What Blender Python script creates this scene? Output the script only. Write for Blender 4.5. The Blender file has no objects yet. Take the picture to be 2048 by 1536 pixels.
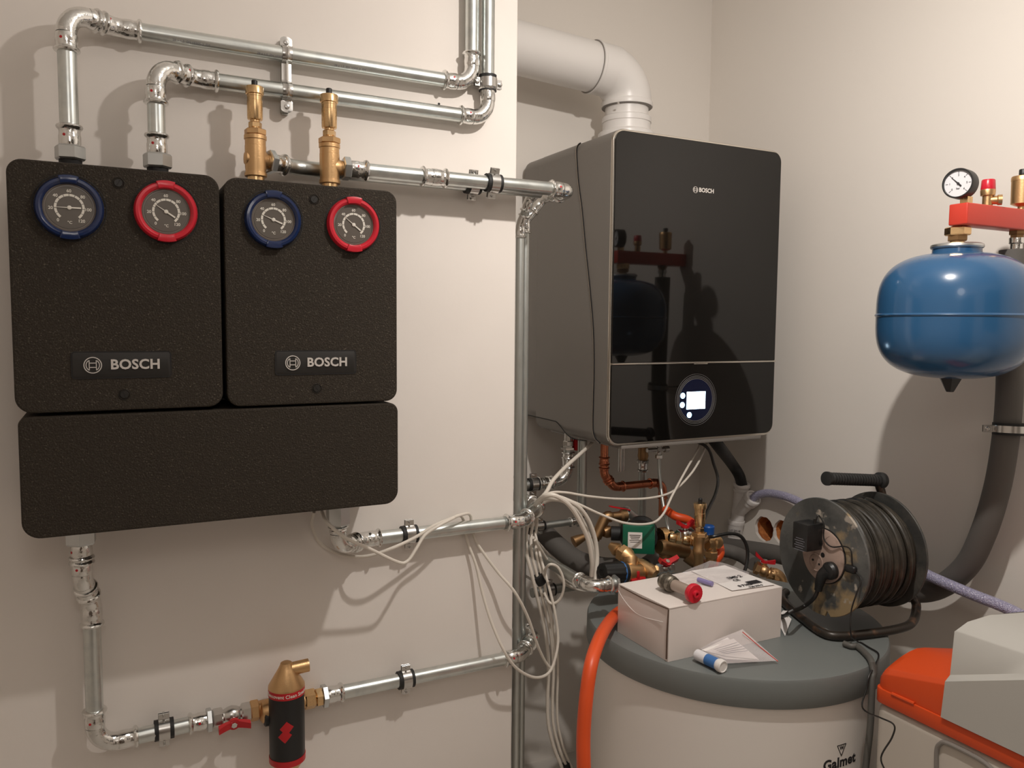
import bpy, bmesh, math, random
from math import sin, cos, tan, radians, pi, sqrt
from mathutils import Vector, Matrix
random.seed(4)
SC = bpy.context.scene
COL = SC.collection
H = 1.5                      # height of the camera above the floor; authoring z is relative to it
V = Vector

# ------------------------------------------------------------------ camera
F, YAW, PIT, ROL = 1586.6, radians(27.26), radians(-4.306), radians(0.489)
fw = V((sin(YAW) * cos(PIT), cos(YAW) * cos(PIT), sin(PIT)))
r0 = V((cos(YAW), -sin(YAW), 0))
u0 = r0.cross(fw)
RT = cos(ROL) * r0 + sin(ROL) * u0
UP = -sin(ROL) * r0 + cos(ROL) * u0
cam = bpy.data.cameras.new('camera')
camo = bpy.data.objects.new('camera', cam)
COL.objects.link(camo)
cam.sensor_width = 36
cam.lens = 36 * F / 2048
cam.clip_start = 0.02
m = Matrix((RT, UP, -fw)).transposed().to_4x4()
m.translation = V((0, 0, H))
camo.matrix_world = m
SC.camera = camo


def P(px, py, x=None, y=None, z=None):
    """the point of the room seen at a pixel of the photo, on a plane of the room"""
    d = fw * F + RT * (px - 1024) - UP * (py - 768)
    t = x / d.x if x is not None else (y / d.y if y is not None else z / d.z)
    return d * t


def depth(p):
    return p.dot(fw)


def mpp(p):
    """metres per pixel at p, across the view"""
    th = math.atan2(p.dot(RT), p.dot(fw))
    return depth(p) / F * cos(th)


# ------------------------------------------------------------------ materials
def mat(name, col, rough=0.5, metal=0.0, bump=None, var=None, rvar=None, spec=None, coat=0, trans=0, ior=None,
        alpha=1, emit=None, sub=0):
    m = bpy.data.materials.new(name)
    m.use_nodes = True
    nt = m.node_tree
    b = nt.nodes['Principled BSDF']
    b.inputs['Base Color'].default_value = (*col, 1)
    b.inputs['Roughness'].default_value = rough
    b.inputs['Metallic'].default_value = metal
    if spec is not None:
        b.inputs['Specular IOR Level'].default_value = spec
    if coat:
        b.inputs['Coat Weight'].default_value = coat
        b.inputs['Coat Roughness'].default_value = 0.05
    if trans:
        b.inputs['Transmission Weight'].default_value = trans
    if ior:
        b.inputs['IOR'].default_value = ior
    b.inputs['Alpha'].default_value = alpha
    if emit:
        b.inputs['Emission Color'].default_value = (*emit[0], 1)
        b.inputs['Emission Strength'].default_value = emit[1]
    if bump or var or rvar:
        tc = nt.nodes.new('ShaderNodeTexCoord')
    if var:      # (scale, second colour, low, high)
        n = nt.nodes.new('ShaderNodeTexNoise')
        n.inputs['Scale'].default_value = var[0]
        n.inputs['Detail'].default_value = 6
        nt.links.new(tc.outputs['Object'], n.inputs['Vector'])
        r = nt.nodes.new('ShaderNodeValToRGB')
        r.color_ramp.elements[0].position = var[2]
        r.color_ramp.elements[1].position = var[3]
        r.color_ramp.elements[0].color = (*col, 1)
        r.color_ramp.elements[1].color = (*var[1], 1)
        nt.links.new(n.outputs['Fac'], r.inputs['Fac'])
        nt.links.new(r.outputs['Color'], b.inputs['Base Color'])
    if rvar:     # (scale, low, high)
        n = nt.nodes.new('ShaderNodeTexNoise')
        n.inputs['Scale'].default_value = rvar[0]
        nt.links.new(tc.outputs['Object'], n.inputs['Vector'])
        r = nt.nodes.new('ShaderNodeMapRange')
        r.inputs['To Min'].default_value = rvar[1]
        r.inputs['To Max'].default_value = rvar[2]
        nt.links.new(n.outputs['Fac'], r.inputs['Value'])
        nt.links.new(r.outputs['Result'], b.inputs['Roughness'])
    if bump:     # (kind, scale, strength, distance)
        if bump[0] == 'noise':
            n = nt.nodes.new('ShaderNodeTexNoise')
            n.inputs['Detail'].default_value = 4
        else:
            n = nt.nodes.new('ShaderNodeTexVoronoi')
        n.inputs['Scale'].default_value = bump[1]
        nt.links.new(tc.outputs['Object'], n.inputs['Vector'])
        bp = nt.nodes.new('ShaderNodeBump')
        bp.inputs['Strength'].default_value = bump[2]
        bp.inputs['Distance'].default_value = bump[3]
        nt.links.new(n.outputs[0], bp.inputs['Height'])
        nt.links.new(bp.outputs['Normal'], b.inputs['Normal'])
    return m


WALLC = (0.83, 0.77, 0.715)
M = dict(
    wall=mat('painted_plaster', WALLC, 0.75, bump=('noise', 60, 0.12, 0.002), var=(3.0, (0.81, 0.75, 0.695), 0.45, 0.62)),
    wall2=mat('painted_plaster_back', (0.82, 0.77, 0.71), 0.75, bump=('noise', 60, 0.1, 0.002)),
    ceil=mat('ceiling_paint', (0.88, 0.86, 0.83), 0.85),
    floor=mat('floor_tile', (0.62, 0.58, 0.53), 0.5, var=(8, (0.56, 0.52, 0.48), 0.4, 0.6)),
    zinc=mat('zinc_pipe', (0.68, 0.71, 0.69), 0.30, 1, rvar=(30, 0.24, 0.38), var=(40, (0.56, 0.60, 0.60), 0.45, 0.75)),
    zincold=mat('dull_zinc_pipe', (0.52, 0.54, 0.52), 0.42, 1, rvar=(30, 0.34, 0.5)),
    press=mat('press_fitting', (0.76, 0.76, 0.74), 0.16, 1, bump=('noise', 70, 0.55, 0.003), rvar=(50, 0.08, 0.24)),
    nutz=mat('zinc_nut', (0.60, 0.62, 0.62), 0.36, 1),
    steel=mat('steel', (0.62, 0.61, 0.59), 0.25, 1),
    brass=mat('brass', (0.74, 0.50, 0.26), 0.26, 1, rvar=(60, 0.2, 0.34)),
    brassr=mat('cast_brass', (0.66, 0.42, 0.21), 0.40, 1, bump=('noise', 300, 0.2, 0.001)),
    brassd=mat('dark_shaded_brass', (0.36, 0.22, 0.11), 0.45, 1, bump=('noise', 200, 0.2, 0.001)),  # darker copy of the brass; puts the boiler's shade into the fittings below it
    copper=mat('copper', (0.56, 0.20, 0.11), 0.28, 1, rvar=(40, 0.2, 0.4)),
    foam=None,
    plate=mat('name_plate', (0.014, 0.012, 0.010), 0.5),
    groove=mat('dark_groove', (0.006, 0.005, 0.005), 0.7),
    silver=mat('silver_letters', (0.86, 0.82, 0.78), 0.3, 0.5),
    blue=mat('navy_plastic', (0.008, 0.022, 0.085), 0.22, coat=0.3),
    red=mat('red_plastic', (0.62, 0.016, 0.035), 0.3, coat=0.2),
    redh=mat('red_handle', (0.52, 0.012, 0.018), 0.35),
    dial=mat('dial_grey', (0.115, 0.098, 0.082), 0.4),
    lens=mat('dial_rim', (0.16, 0.135, 0.115), 0.25),
    white=mat('white_print', (0.78, 0.74, 0.66), 0.5),
    black=mat('black_plastic', (0.012, 0.012, 0.012), 0.4),
    rubber=mat('black_rubber', (0.012, 0.012, 0.012), 0.6),
    casing=mat('grey_casing', (0.205, 0.187, 0.168), 0.42, metal=0.0),
    casing2=mat('light_casing', (0.22, 0.20, 0.18), 0.40),
    chrome=mat('trim_metal', (0.66, 0.62, 0.56), 0.2, 1),
    glass=mat('black_glass', (0.0045, 0.004, 0.0035), 0.035, spec=0.5),
    glassb=mat('backlit_control_glass', (0.004, 0.005, 0.012), 0.05, spec=0.5, emit=((0.03, 0.08, 0.45), 0.022)),
    ring=mat('printed_ring', (0.24, 0.235, 0.24), 0.4),
    screen=mat('lit_screen', (0.2, 0.4, 0.9), 0.4, emit=((0.62, 0.84, 1.0), 7.0)),
    icon=mat('lit_icon', (0.2, 0.4, 0.9), 0.4, emit=((0.45, 0.75, 1.0), 5.0)),
    pvc=mat('white_plastic', (0.80, 0.77, 0.74), 0.33),
    pvcg=mat('waste_pipe_plastic', (0.80, 0.76, 0.73), 0.35),
    tank=mat('blue_enamel', (0.026, 0.098, 0.215), 0.22, coat=0.3, bump=('noise', 35, 0.03, 0.002)),
    redp=mat('red_paint', (0.60, 0.05, 0.03), 0.35, bump=('noise', 200, 0.05, 0.001)),
    grey=mat('grey_lid', (0.165, 0.178, 0.172), 0.42),
    jacket=mat('white_jacket', (0.82, 0.77, 0.72), 0.40),
    insul=mat('grey_insulation', (0.115, 0.105, 0.095), 0.75, bump=('noise', 200, 0.2, 0.001)),
    cable=mat('white_cable', (0.74, 0.68, 0.60), 0.42),
    cableb=mat('black_cable', (0.012, 0.011, 0.010), 0.4),
    cableg=mat('grey_cable', (0.10, 0.095, 0.085), 0.5),
    vtube=mat('violet_plastic', (0.26, 0.22, 0.44), 0.3),
    wood=mat('added_door_wood', (0.07, 0.045, 0.03), 0.45, var=(12, (0.10, 0.065, 0.04), 0.4, 0.6)),
    orange=mat('orange_hose', (0.74, 0.085, 0.015), 0.4),
    orangep=mat('orange_plastic', (0.64, 0.068, 0.010), 0.42),
    hose=mat('violet_hose', (0.30, 0.285, 0.43), 0.3, bump=('voronoi', 260, 0.8, 0.002), var=(420, (0.50, 0.48, 0.60), 0.45, 0.6)),
    card=mat('white_cardboard', (0.76, 0.69, 0.645), 0.65, bump=('noise', 12, 0.25, 0.004)),
    cardin=mat('cardboard_gap', (0.10, 0.06, 0.04), 0.9),
    paper=mat('paper', (0.80, 0.76, 0.73), 0.6, bump=('noise', 25, 0.3, 0.004)),
    ink=mat('ink', (0.02, 0.018, 0.02), 0.6),
    inkg=mat('grey_ink', (0.22, 0.22, 0.25), 0.6),
    green=mat('green_plastic', (0.004, 0.115, 0.062), 0.35),
    film=mat('clear_film', (0.85, 0.78, 0.78), 0.15, trans=0.0, alpha=0.28),
    vial=mat('vial_plastic', (0.75, 0.74, 0.76), 0.3),
    vblue=mat('blue_label', (0.045, 0.16, 0.42), 0.35),
    bluek=mat('blue_knob', (0.01, 0.08, 0.32), 0.35),
    reel=None,
    rcable=mat('dirty_cable', (0.026, 0.022, 0.016), 0.45, bump=('noise', 60, 0.3, 0.002), var=(30, (0.07, 0.058, 0.042), 0.5, 0.75)),
    frame=mat('worn_tube', (0.035, 0.028, 0.022), 0.35, 0.3, var=(40, (0.16, 0.085, 0.05), 0.55, 0.75)),
    socket=mat('dirty_pink_socket', (0.40, 0.29, 0.24), 0.5, var=(50, (0.24, 0.17, 0.13), 0.5, 0.75)),
    clay=mat('clay_block', (0.62, 0.22, 0.06), 0.9, bump=('noise', 60, 0.8, 0.01), var=(30, (0.40, 0.12, 0.03), 0.45, 0.6)),
    softg=mat('light_grey_plastic', (0.47, 0.455, 0.42), 0.42),
    softb=mat('cabinet_plastic', (0.52, 0.47, 0.41), 0.45),
    dirt=mat('limescaled_metal', (0.09, 0.075, 0.055), 0.5, 0.5, var=(60, (0.36, 0.32, 0.26), 0.45, 0.65), bump=('noise', 150, 0.6, 0.002)),
    amber=mat('cloudy_plastic', (0.36, 0.28, 0.23), 0.25, coat=0.3),
)


def foam_mat():
    m = mat('foam_shell', (0.026, 0.021, 0.016), 0.75, spec=0.25)
    nt = m.node_tree
    b = nt.nodes['Principled BSDF']
    tc = nt.nodes.new('ShaderNodeTexCoord')
    v = nt.nodes.new('ShaderNodeTexVoronoi'); v.inputs['Scale'].default_value = 330
    v2 = nt.nodes.new('ShaderNodeTexNoise'); v2.inputs['Scale'].default_value = 420; v2.inputs['Detail'].default_value = 2
    nt.links.new(tc.outputs['Object'], v.inputs['Vector']); nt.links.new(tc.outputs['Object'], v2.inputs['Vector'])
    r = nt.nodes.new('ShaderNodeValToRGB')
    r.color_ramp.elements[0].position = 0.60; r.color_ramp.elements[0].color = (0.032, 0.025, 0.018, 1)
    r.color_ramp.elements[1].position = 0.80; r.color_ramp.elements[1].color = (0.13, 0.108, 0.082, 1)
    nt.links.new(v2.outputs['Fac'], r.inputs['Fac']); nt.links.new(r.outputs['Color'], b.inputs['Base Color'])
    bp = nt.nodes.new('ShaderNodeBump'); bp.inputs['Strength'].default_value = 0.55; bp.inputs['Distance'].default_value = 0.0016
    nt.links.new(v.outputs['Distance'], bp.inputs['Height']); nt.links.new(bp.outputs['Normal'], b.inputs['Normal'])
    return m


def reel_mat():
    m = mat('plaster_spattered_plastic', (0.045, 0.045, 0.043), 0.5, bump=('noise', 90, 0.5, 0.002))
    nt = m.node_tree
    b = nt.nodes['Principled BSDF']
    tc = nt.nodes.new('ShaderNodeTexCoord')
    prev = None
    cols = [((0.06, 0.062, 0.060), (0.13, 0.13, 0.122), 9, .4, .62), (None, (0.33, 0.24, 0.13), 13, .53, .62), (None, (0.42, 0.37, 0.31), 30, .62, .68)]
    for i, (a, c, s, lo, hi) in enumerate(cols):
        n = nt.nodes.new('ShaderNodeTexNoise'); n.inputs['Scale'].default_value = s; n.inputs['Detail'].default_value = 8
        mp = nt.nodes.new('ShaderNodeMapping'); mp.inputs['Location'].default_value = (i * 3.1, 1.7 * i, 0.3 * i)
        nt.links.new(tc.outputs['Object'], mp.inputs['Vector']); nt.links.new(mp.outputs['Vector'], n.inputs['Vector'])
        mr = nt.nodes.new('ShaderNodeMapRange'); mr.inputs['From Min'].default_value = lo; mr.inputs['From Max'].default_value = hi
        nt.links.new(n.outputs['Fac'], mr.inputs['Value'])
        mx = nt.nodes.new('ShaderNodeMix'); mx.data_type = 'RGBA'
        nt.links.new(mr.outputs['Result'], mx.inputs[0])
        if i == 1:
            sx = nt.nodes.new('ShaderNodeSeparateXYZ'); nt.links.new(tc.outputs['Object'], sx.inputs[0])
            a1 = nt.nodes.new('ShaderNodeMath'); a1.operation = 'MULTIPLY_ADD'; a1.inputs[1].default_value = -.75; a1.inputs[2].default_value = .10
            nt.links.new(sx.outputs['Z'], a1.inputs[0])
            a2 = nt.nodes.new('ShaderNodeMath'); a2.operation = 'MULTIPLY_ADD'; a2.inputs[1].default_value = -.75
            nt.links.new(sx.outputs['Y'], a2.inputs[0]); nt.links.new(a1.outputs[0], a2.inputs[2])
            a3 = nt.nodes.new('ShaderNodeMath'); a3.operation = 'ADD'
            nt.links.new(n.outputs['Fac'], a3.inputs[0]); nt.links.new(a2.outputs[0], a3.inputs[1]); nt.links.new(a3.outputs[0], mr.inputs['Value'])
        if prev is None: mx.inputs[6].default_value = (*a, 1)
        else: nt.links.new(prev, mx.inputs[6])
        mx.inputs[7].default_value = (*c, 1)
        prev = mx.outputs[2]
    nt.links.new(prev, b.inputs['Base Color'])
    return m


M['foam'] = foam_mat()
M['reel'] = reel_mat()
M['reel2'] = mat('worn_dark_plastic', (0.045, 0.045, 0.042), 0.5, bump=('noise', 90, 0.5, 0.002), var=(16, (0.085, 0.08, 0.068), 0.45, 0.62))


# ------------------------------------------------------------------ mesh builder
def frame_of(ax):
    ax = V(ax).normalized()
    a = V((0, 0, 1)) if abs(ax.z) < 0.9 else V((1, 0, 0))
    u = a.cross(ax).normalized()
    return u, ax.cross(u).normalized(), ax


def arcpts(c, d1, d2, R, n=10):
    """points of a fillet of radius R at corner c between incoming direction d1 and outgoing d2"""
    d1, d2 = V(d1).normalized(), V(d2).normalized()
    th = d1.angle(d2)
    if th < 1e-3:
        return [V(c)], 0
    t = R * tan(th / 2)
    a = V(c) - d1 * t
    nrm = (d2 - d1 * d1.dot(d2)).normalized()
    o = a + nrm * R
    pts = []
    for i in range(n + 1):
        k = th * i / n
        pts.append(o - nrm * R * cos(k) + d1 * R * sin(k))
    return pts, t


def spline(pts, n=8):
    pts = [V(p) for p in pts]
    out = []
    q = [pts[0] * 2 - pts[1]] + pts + [pts[-1] * 2 - pts[-2]]
    for i in range(1, len(q) - 2):
        a, b, c, d = q[i - 1:i + 3]
        for k in range(n):
            t = k / n
            out.append(0.5 * ((2 * b) + (c - a) * t + (2 * a - 5 * b + 4 * c - d) * t * t + (3 * b - a - 3 * c + d) * t ** 3))
    out.append(pts[-1])
    return out


class MB:
    def __init__(s):
        s.v, s.f, s.m, s.mi = [], [], [], 0

    def add(s, vs, fs):
        b = len(s.v)
        s.v += [V(p) for p in vs]
        s.f += [tuple(b + i for i in f) for f in fs]
        s.m += [s.mi] * len(fs)
        return s

    def ringed(s, rings, capa=True, capb=True, closed=False):
        n = len(rings[0]); vs = [p for r in rings for p in r]; fs = []
        k = len(rings)
        for i in range(k if closed else k - 1):
            a, b = i * n, ((i + 1) % k) * n
            for j in range(n):
                fs.append((a + j, a + (j + 1) % n, b + (j + 1) % n, b + j))
        if not closed:
            if capa: fs.append(tuple(range(n))[::-1])
            if capb: fs.append(tuple((k - 1) * n + j for j in range(n)))
        return s.add(vs, fs)

    def tube(s, pts, r, seg=14, caps=True, closed=False):
        pts = [V(p) for p in pts]
        n = len(pts)
        rr = r if isinstance(r, (list, tuple)) else [r] * n
        tang = []
        for i in range(n):
            a = pts[i - 1] if (i > 0 or closed) else pts[i]
            b = pts[(i + 1) % n] if (i < n - 1 or closed) else pts[i]
            tang.append((b - a).normalized())
        u = frame_of(tang[0])[0]
        rings = []
        for i in range(n):
            t = tang[i]
            u = (u - t * u.dot(t)).normalized()
            w = t.cross(u)
            rings.append([pts[i] + (u * cos(2 * pi * j / seg) + w * sin(2 * pi * j / seg)) * rr[i] for j in range(seg)])
        return s.ringed(rings, caps, caps, closed)

    def lathe(s, o, ax, prof, seg=32, caps=True, rot=0):
        """prof: (height along the axis, radius)"""
        u, w, a = frame_of(ax)
        o = V(o)
        rings = [[o + a * h + (u * cos(rot + 2 * pi * j / seg) + w * sin(rot + 2 * pi * j / seg)) * max(r, 1e-5) for j in range(seg)] for h, r in prof]
        return s.ringed(rings, caps, caps)

    def cyl(s, a, b, r, seg=28, r2=None, ch=0):
        a, b = V(a), V(b); L = (b - a).length; r2 = r if r2 is None else r2
        if ch: pr = [(0, r - ch), (ch, r), (L - ch, r2), (L, r2 - ch)]
        else: pr = [(0, r), (L, r2)]
        return s.lathe(a, b - a, pr, seg)

    def hexn(s, a, b, r, n=6, rot=0.3):
        a, b = V(a), V(b); L = (b - a).length
        c = min(L * .12, r * .12)
        return s.lathe(a, b - a, [(0, r * .9), (c, r), (L - c, r), (L, r * .9)], n, rot=rot)

    def torus(s, c, ax, R, r, seg=40, s2=10):
        u, w, a = frame_of(ax)
        pts = [V(c) + (u * cos(2 * pi * i / seg) + w * sin(2 * pi * i / seg)) * R for i in range(seg)]
        return s.tube(pts, r, s2, closed=True)

    def band(s, c, ax, R, w, t, seg=36, a0=0, a1=2 * pi, rot=0):
        """a strap: a rectangular section turned about an axis, between two angles"""
        u, q, a = frame_of(ax)
        full = abs(a1 - a0 - 2 * pi) < 1e-6
        rings = []
        n = seg if full else seg + 1
        for i in range(n):
            k = a0 + (a1 - a0) * i / seg
            d = u * cos(k) + q * sin(k)
            rings.append([V(c) + d * R - a * w / 2, V(c) + d * R + a * w / 2, V(c) + d * (R + t) + a * w / 2, V(c) + d * (R + t) - a * w / 2])
        return s.ringed(rings, closed=full)

    def box(s, c, size, R=None, bev=0, seg=2):
        bm = bmesh.new()
        bmesh.ops.create_cube(bm, size=1)
        for v in bm.verts: v.co = V((v.co.x * size[0], v.co.y * size[1], v.co.z * size[2]))
        if bev: bmesh.ops.bevel(bm, geom=bm.edges[:], offset=bev, segments=seg, affect='EDGES', profile=0.5)
        R = R or Matrix.Identity(3)
        bm.verts.ensure_lookup_table(); bm.verts.index_update()
        s.add([V(c) + R @ v.co for v in bm.verts], [tuple(v.index for v in f.verts) for f in bm.faces])
        bm.free()
        return s

    def prism(s, out, o, u, w, n, d, bev=0):
        """2-D outline in (u, w), extruded by d along n, both rims softened by bev"""
        o, u, w, n = V(o), V(u), V(w), V(n)
        def ring(k, off):
            if off == 0: return [o + u * a + w * b + n * k for a, b in out]
            m_ = len(out); res = []
            for i in range(m_):
                p0, p1, p2 = V((*out[i - 1], 0)), V((*out[i], 0)), V((*out[(i + 1) % m_], 0))
                e1, e2 = (p1 - p0), (p2 - p1)
                n1, n2 = V((-e1.y, e1.x, 0)).normalized(), V((-e2.y, e2.x, 0)).normalized()
                nn = (n1 + n2)
                nn = nn.normalized() * off / max(0.4, cos(n1.angle(n2, 0) / 2))
                q = p1 + nn
                res.append(o + u * q.x + w * q.y + n * k)
            return res
        if bev:
            rings = [ring(0, bev), ring(bev * .3, bev * .3), ring(bev, 0), ring(d - bev, 0), ring(d - bev * .3, bev * .3), ring(d, bev)]
        else:
            rings = [ring(0, 0), ring(d, 0)]
        return s.ringed(rings)

    def text(s, txt, o, u, w, size, depth=0.0008, bold=0.0, align='CENTER', space=1.0):
        """letters lying in the plane (u, w) through o"""
        c = bpy.data.curves.new('t', 'FONT')
        c.body = txt; c.size = 1; c.extrude = depth / size / 2; c.offset = bold; c.align_x = align; c.align_y = 'CENTER'
        c.space_character = space
        c.resolution_u = 3
        ob = bpy.data.objects.new('t', c)
        COL.objects.link(ob)
        dg = bpy.context.evaluated_depsgraph_get()
        me = bpy.data.meshes.new_from_object(ob.evaluated_get(dg))
        u, w, o = V(u), V(w), V(o)
        n = u.cross(w)
        s.add([o + (u * v.co.x + w * v.co.y + n * v.co.z) * size for v in me.vertices], [tuple(p.vertices) for p in me.polygons])
        bpy.data.objects.remove(ob); bpy.data.curves.remove(c); bpy.data.meshes.remove(me)
        return s


def rrect(w, h, r, n=6, rs=None):
    """counter-clockwise rounded rectangle centred on 0; rs: radii of (right-top, left-top, left-bottom, right-bottom)"""
    rs = rs or (r, r, r, r)
    out = []
    for (sx, sy, a0), r in zip(((1, 1, 0), (-1, 1, 90), (-1, -1, 180), (1, -1, 270)), rs):
        for i in range(n + 1):
            a = radians(a0 + 90 * i / n)
            out.append((sx * (w / 2 - r) + r * cos(a), sy * (h / 2 - r) + r * sin(a)))
    return out


BASE = {}


def empty(name, loc, label, cat, group=None):
    o = bpy.data.objects.new(name, None)
    COL.objects.link(o)
    loc = V(loc)
    o.location = loc + V((0, 0, H))
    o.empty_display_size = 0.02
    o['label'] = label; o['category'] = cat
    if group: o['group'] = group
    BASE[o.name] = loc
    return o


def part(name, mb, mats, parent, label=None, sharp=35, wn=False):
    base = BASE[parent.name] if parent is not None else V((0, 0, 0))
    me = bpy.data.meshes.new(name)
    me.from_pydata([tuple(p - base) for p in mb.v], [], mb.f)
    mats = mats if isinstance(mats, (list, tuple)) else [mats]
    for k in mats: me.materials.append(M[k])
    if len(mats) > 1:
        me.polygons.foreach_set('material_index', mb.m)
    me.polygons.foreach_set('use_smooth', [True] * len(me.polygons))
    bm = bmesh.new(); bm.from_mesh(me)
    bmesh.ops.recalc_face_normals(bm, faces=bm.faces[:])
    bm.to_mesh(me); bm.free()
    me.set_sharp_from_angle(angle=radians(sharp))
    me.update()
    o = bpy.data.objects.new(name, me)
    COL.objects.link(o)
    if wn:
        md = o.modifiers.new('even_shading', 'WEIGHTED_NORMAL'); md.keep_sharp = True; md.weight = 100
    if parent is not None: o.parent = parent
    BASE[o.name] = base
    if label: o['label'] = label
    return o


def single(name, mb, mats, label, cat, group=None, sharp=35):
    """a thing that is one mesh; its origin is put at the middle of its underside"""
    lo = V((min(p.x for p in mb.v), min(p.y for p in mb.v), min(p.z for p in mb.v)))
    hi = V((max(p.x for p in mb.v), max(p.y for p in mb.v), max(p.z for p in mb.v)))
    c = V(((lo.x + hi.x) / 2, (lo.y + hi.y) / 2, lo.z))
    mb.v = [p - c for p in mb.v]
    o = part(name, mb, mats, None, sharp=sharp)
    o.location = c + V((0, 0, H))
    BASE[o.name] = c
    o['label'] = label; o['category'] = cat
    if group: o['group'] = group
    return o


def struct(name, mb, mats):
    mb.v = [p + V((0, 0, H)) for p in mb.v]
    o = part(name, mb, mats, None)
    o['kind'] = 'structure'
    return o


X, Y, Z = V((1, 0, 0)), V((0, 1, 0)), V((0, 0, 1))

# ------------------------------------------------------------------ the room
YL = 1.661        # wall with the pump groups
XC = P(1033, 400, y=YL).x
YB = 2.29         # back wall of the niche behind the boiler
XR = 1.975        # right wall
ZC = 1.30
ZF = -H


def slab(x0, x1, y0, y1, z0, z1):
    return MB().box(((x0 + x1) / 2, (y0 + y1) / 2, (z0 + z1) / 2), (x1 - x0, y1 - y0, z1 - z0))


struct('floor', slab(-1.3, XR + .2, -1.2, YB + .2, ZF - .1, ZF), 'floor')
struct('ceiling', slab(-1.3, XR + .2, -1.2, YB + .2, ZC, ZC + .1), 'ceil')
# the wall that carries the pump groups and its return into the niche, one block
mb = MB()
rr = [(-1.2, 0)] + [(XC - .004 + .004 * sin(radians(a)), .004 - .004 * cos(radians(a))) for a in (0, 30, 60, 90)] + [(XC, YB - YL + .05), (-1.2, YB - YL + .05)]
mb.prism(rr, (0, YL, ZF), X, Y, Z, ZC - ZF)
struct('wall_left', mb, 'wall')
struct('wall_back', slab(XC - .3, XR + .2, YB, YB + .15, ZF, ZC), 'wall2')
struct('wall_west', slab(-1.3, -1.2, -1.2, YL + .1, ZF, ZC), 'wall')
struct('wall_front', slab(-1.3, XR + .2, -1.3, -1.2, ZF, ZC), 'wall')
q_ = slab(-.75, .35, -1.2, -1.16, ZF, .62); q_.box((.27, -1.15, -.45), (.02, .05, .12)); struct('added_dark_door_1', q_, 'wood')  # unseen dark door, added so the shiny fittings reflect some contrast
q_ = slab(1.0, 1.9, -1.2, -1.185, -.25, .75); struct('added_dark_panel_1', q_, 'groove')  # black slab added behind the camera to darken reflections
# right wall with two core-drilled holes
h1 = P(1528, 1058, x=XR); h2 = P(1566, 1066, x=XR)
me = bpy.data.meshes.new('wr')
bm = bmesh.new()
HR = 0.042
y0, y1 = -1.2, YB + .1
poly = []
cols = sorted([(h1.y, h1.z), (h2.y, h2.z)])
# build the face as a strip: outer frame cells around each hole
def wall_right():
    mb = MB()
    ym = (h1.y + h2.y) / 2
    za, zb = min(h1.z, h2.z) - .07, max(h1.z, h2.z) + .07
    ya, yb = h2.y - .1, h1.y + .1
    # four big plates
    for (a, b, c, d) in ((y0, ya, ZF, ZC), (yb, y1, ZF, ZC), (ya, yb, ZF, za), (ya, yb, zb, ZC)):
        mb.add([(XR, a, c), (XR, b, c), (XR, b, d), (XR, a, d)], [(0, 1, 2, 3)])
    for (a, b, hc) in ((ya, ym, h2), (ym, yb, h1)):
        n = 48
        inner, outer = [], []
        for i in range(n):
            t = 2 * pi * i / n
            rad = HR * (1 + 0.02 * sin(7 * t) + 0.02 * sin(11 * t + 1))
            inner.append(V((XR, hc.y + rad * cos(t), hc.z + rad * sin(t))))
            dy, dz = cos(t), sin(t)
            ty = ((b if dy > 0 else a) - hc.y) / dy if abs(dy) > 1e-6 else 1e9
            tz = ((zb if dz > 0 else za) - hc.z) / dz if abs(dz) > 1e-6 else 1e9
            k = min(ty, tz)
            outer.append(V((XR, hc.y + dy * k, hc.z + dz * k)))
        # corners of the cell are added to the nearest outer point
        for cy in (a, b):
            for cz in (za, zb):
                j = min(range(n), key=lambda q: (outer[q] - V((XR, cy, cz))).length)
                outer[j] = V((XR, cy, cz))
        back = [p + V((.09, 0, 0)) for p in inner]
        lip = [p + V((.012, 0, 0)) for p in inner]
        mb.mi = 0
        mb.ringed([outer, inner, lip], False, False)
        mb.mi = 1
        mb.ringed([lip, back], False, True)
        mb.mi = 0
    mb.mi = 0
    mb.box((XR + .15, (y0 + y1) / 2, (ZF + ZC) / 2), (.1, y1 - y0, ZC - ZF))
    return mb


bm.free()
wr = wall_right()
struct('wall_right', wr, ['wall2', 'clay'])
for hc in (h1, h2):
    t = MB()
    cc = V((XR + .055, hc.y - .012, hc.z - .02))
    t.lathe(cc, -X, [(-.03, .019), (.0, .019), (.003, .0175), (.0, .015), (-.03, .015)], 24, caps=False)
    t.tube(spline([cc, cc + V((-.01, -.008, .004)), cc + V((0, -.014, -.012))]), .002, 6)
    single('conduit_end', t, 'cableg',
           'grey conduit stub inside the ' + ('left' if hc is h1 else 'right') + ' round hole of the wall', 'conduit')

# ------------------------------------------------------------------ pipes
PR = 0.0150


def socket(mb, o, d, r, L):
    """press socket going from o along d; ends in a round bead"""
    mb.lathe(o, d, [(0, r * 1.10), (.12 * L, r * 1.16), (.45 * L, r * 1.17), (.55 * L, r * 1.10), (.70 * L, r * 1.12), (.74 * L, r * 1.14),
                    (.80 * L, r * 1.34), (.88 * L, r * 1.42), (.96 * L, r * 1.34), (1.0 * L, r * 1.16), (1.0 * L, r * 1.0)], 28)
    return mb


def dot(parent, o, d, r, side):
    """red press mark on a socket"""
    side = (V(side) - V(d) * V(side).dot(V(d))).normalized()
    c = V(o) + side * r * 1.155
    q = MB(); q.lathe(c, side, [(-.001, r * .16), (.0005, r * .16), (.0007, r * .1)], 12)
    part('press_mark', q, 'redh', parent, 'red press mark')


TOCAM = V((-.45, -.87, 0.2))


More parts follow.
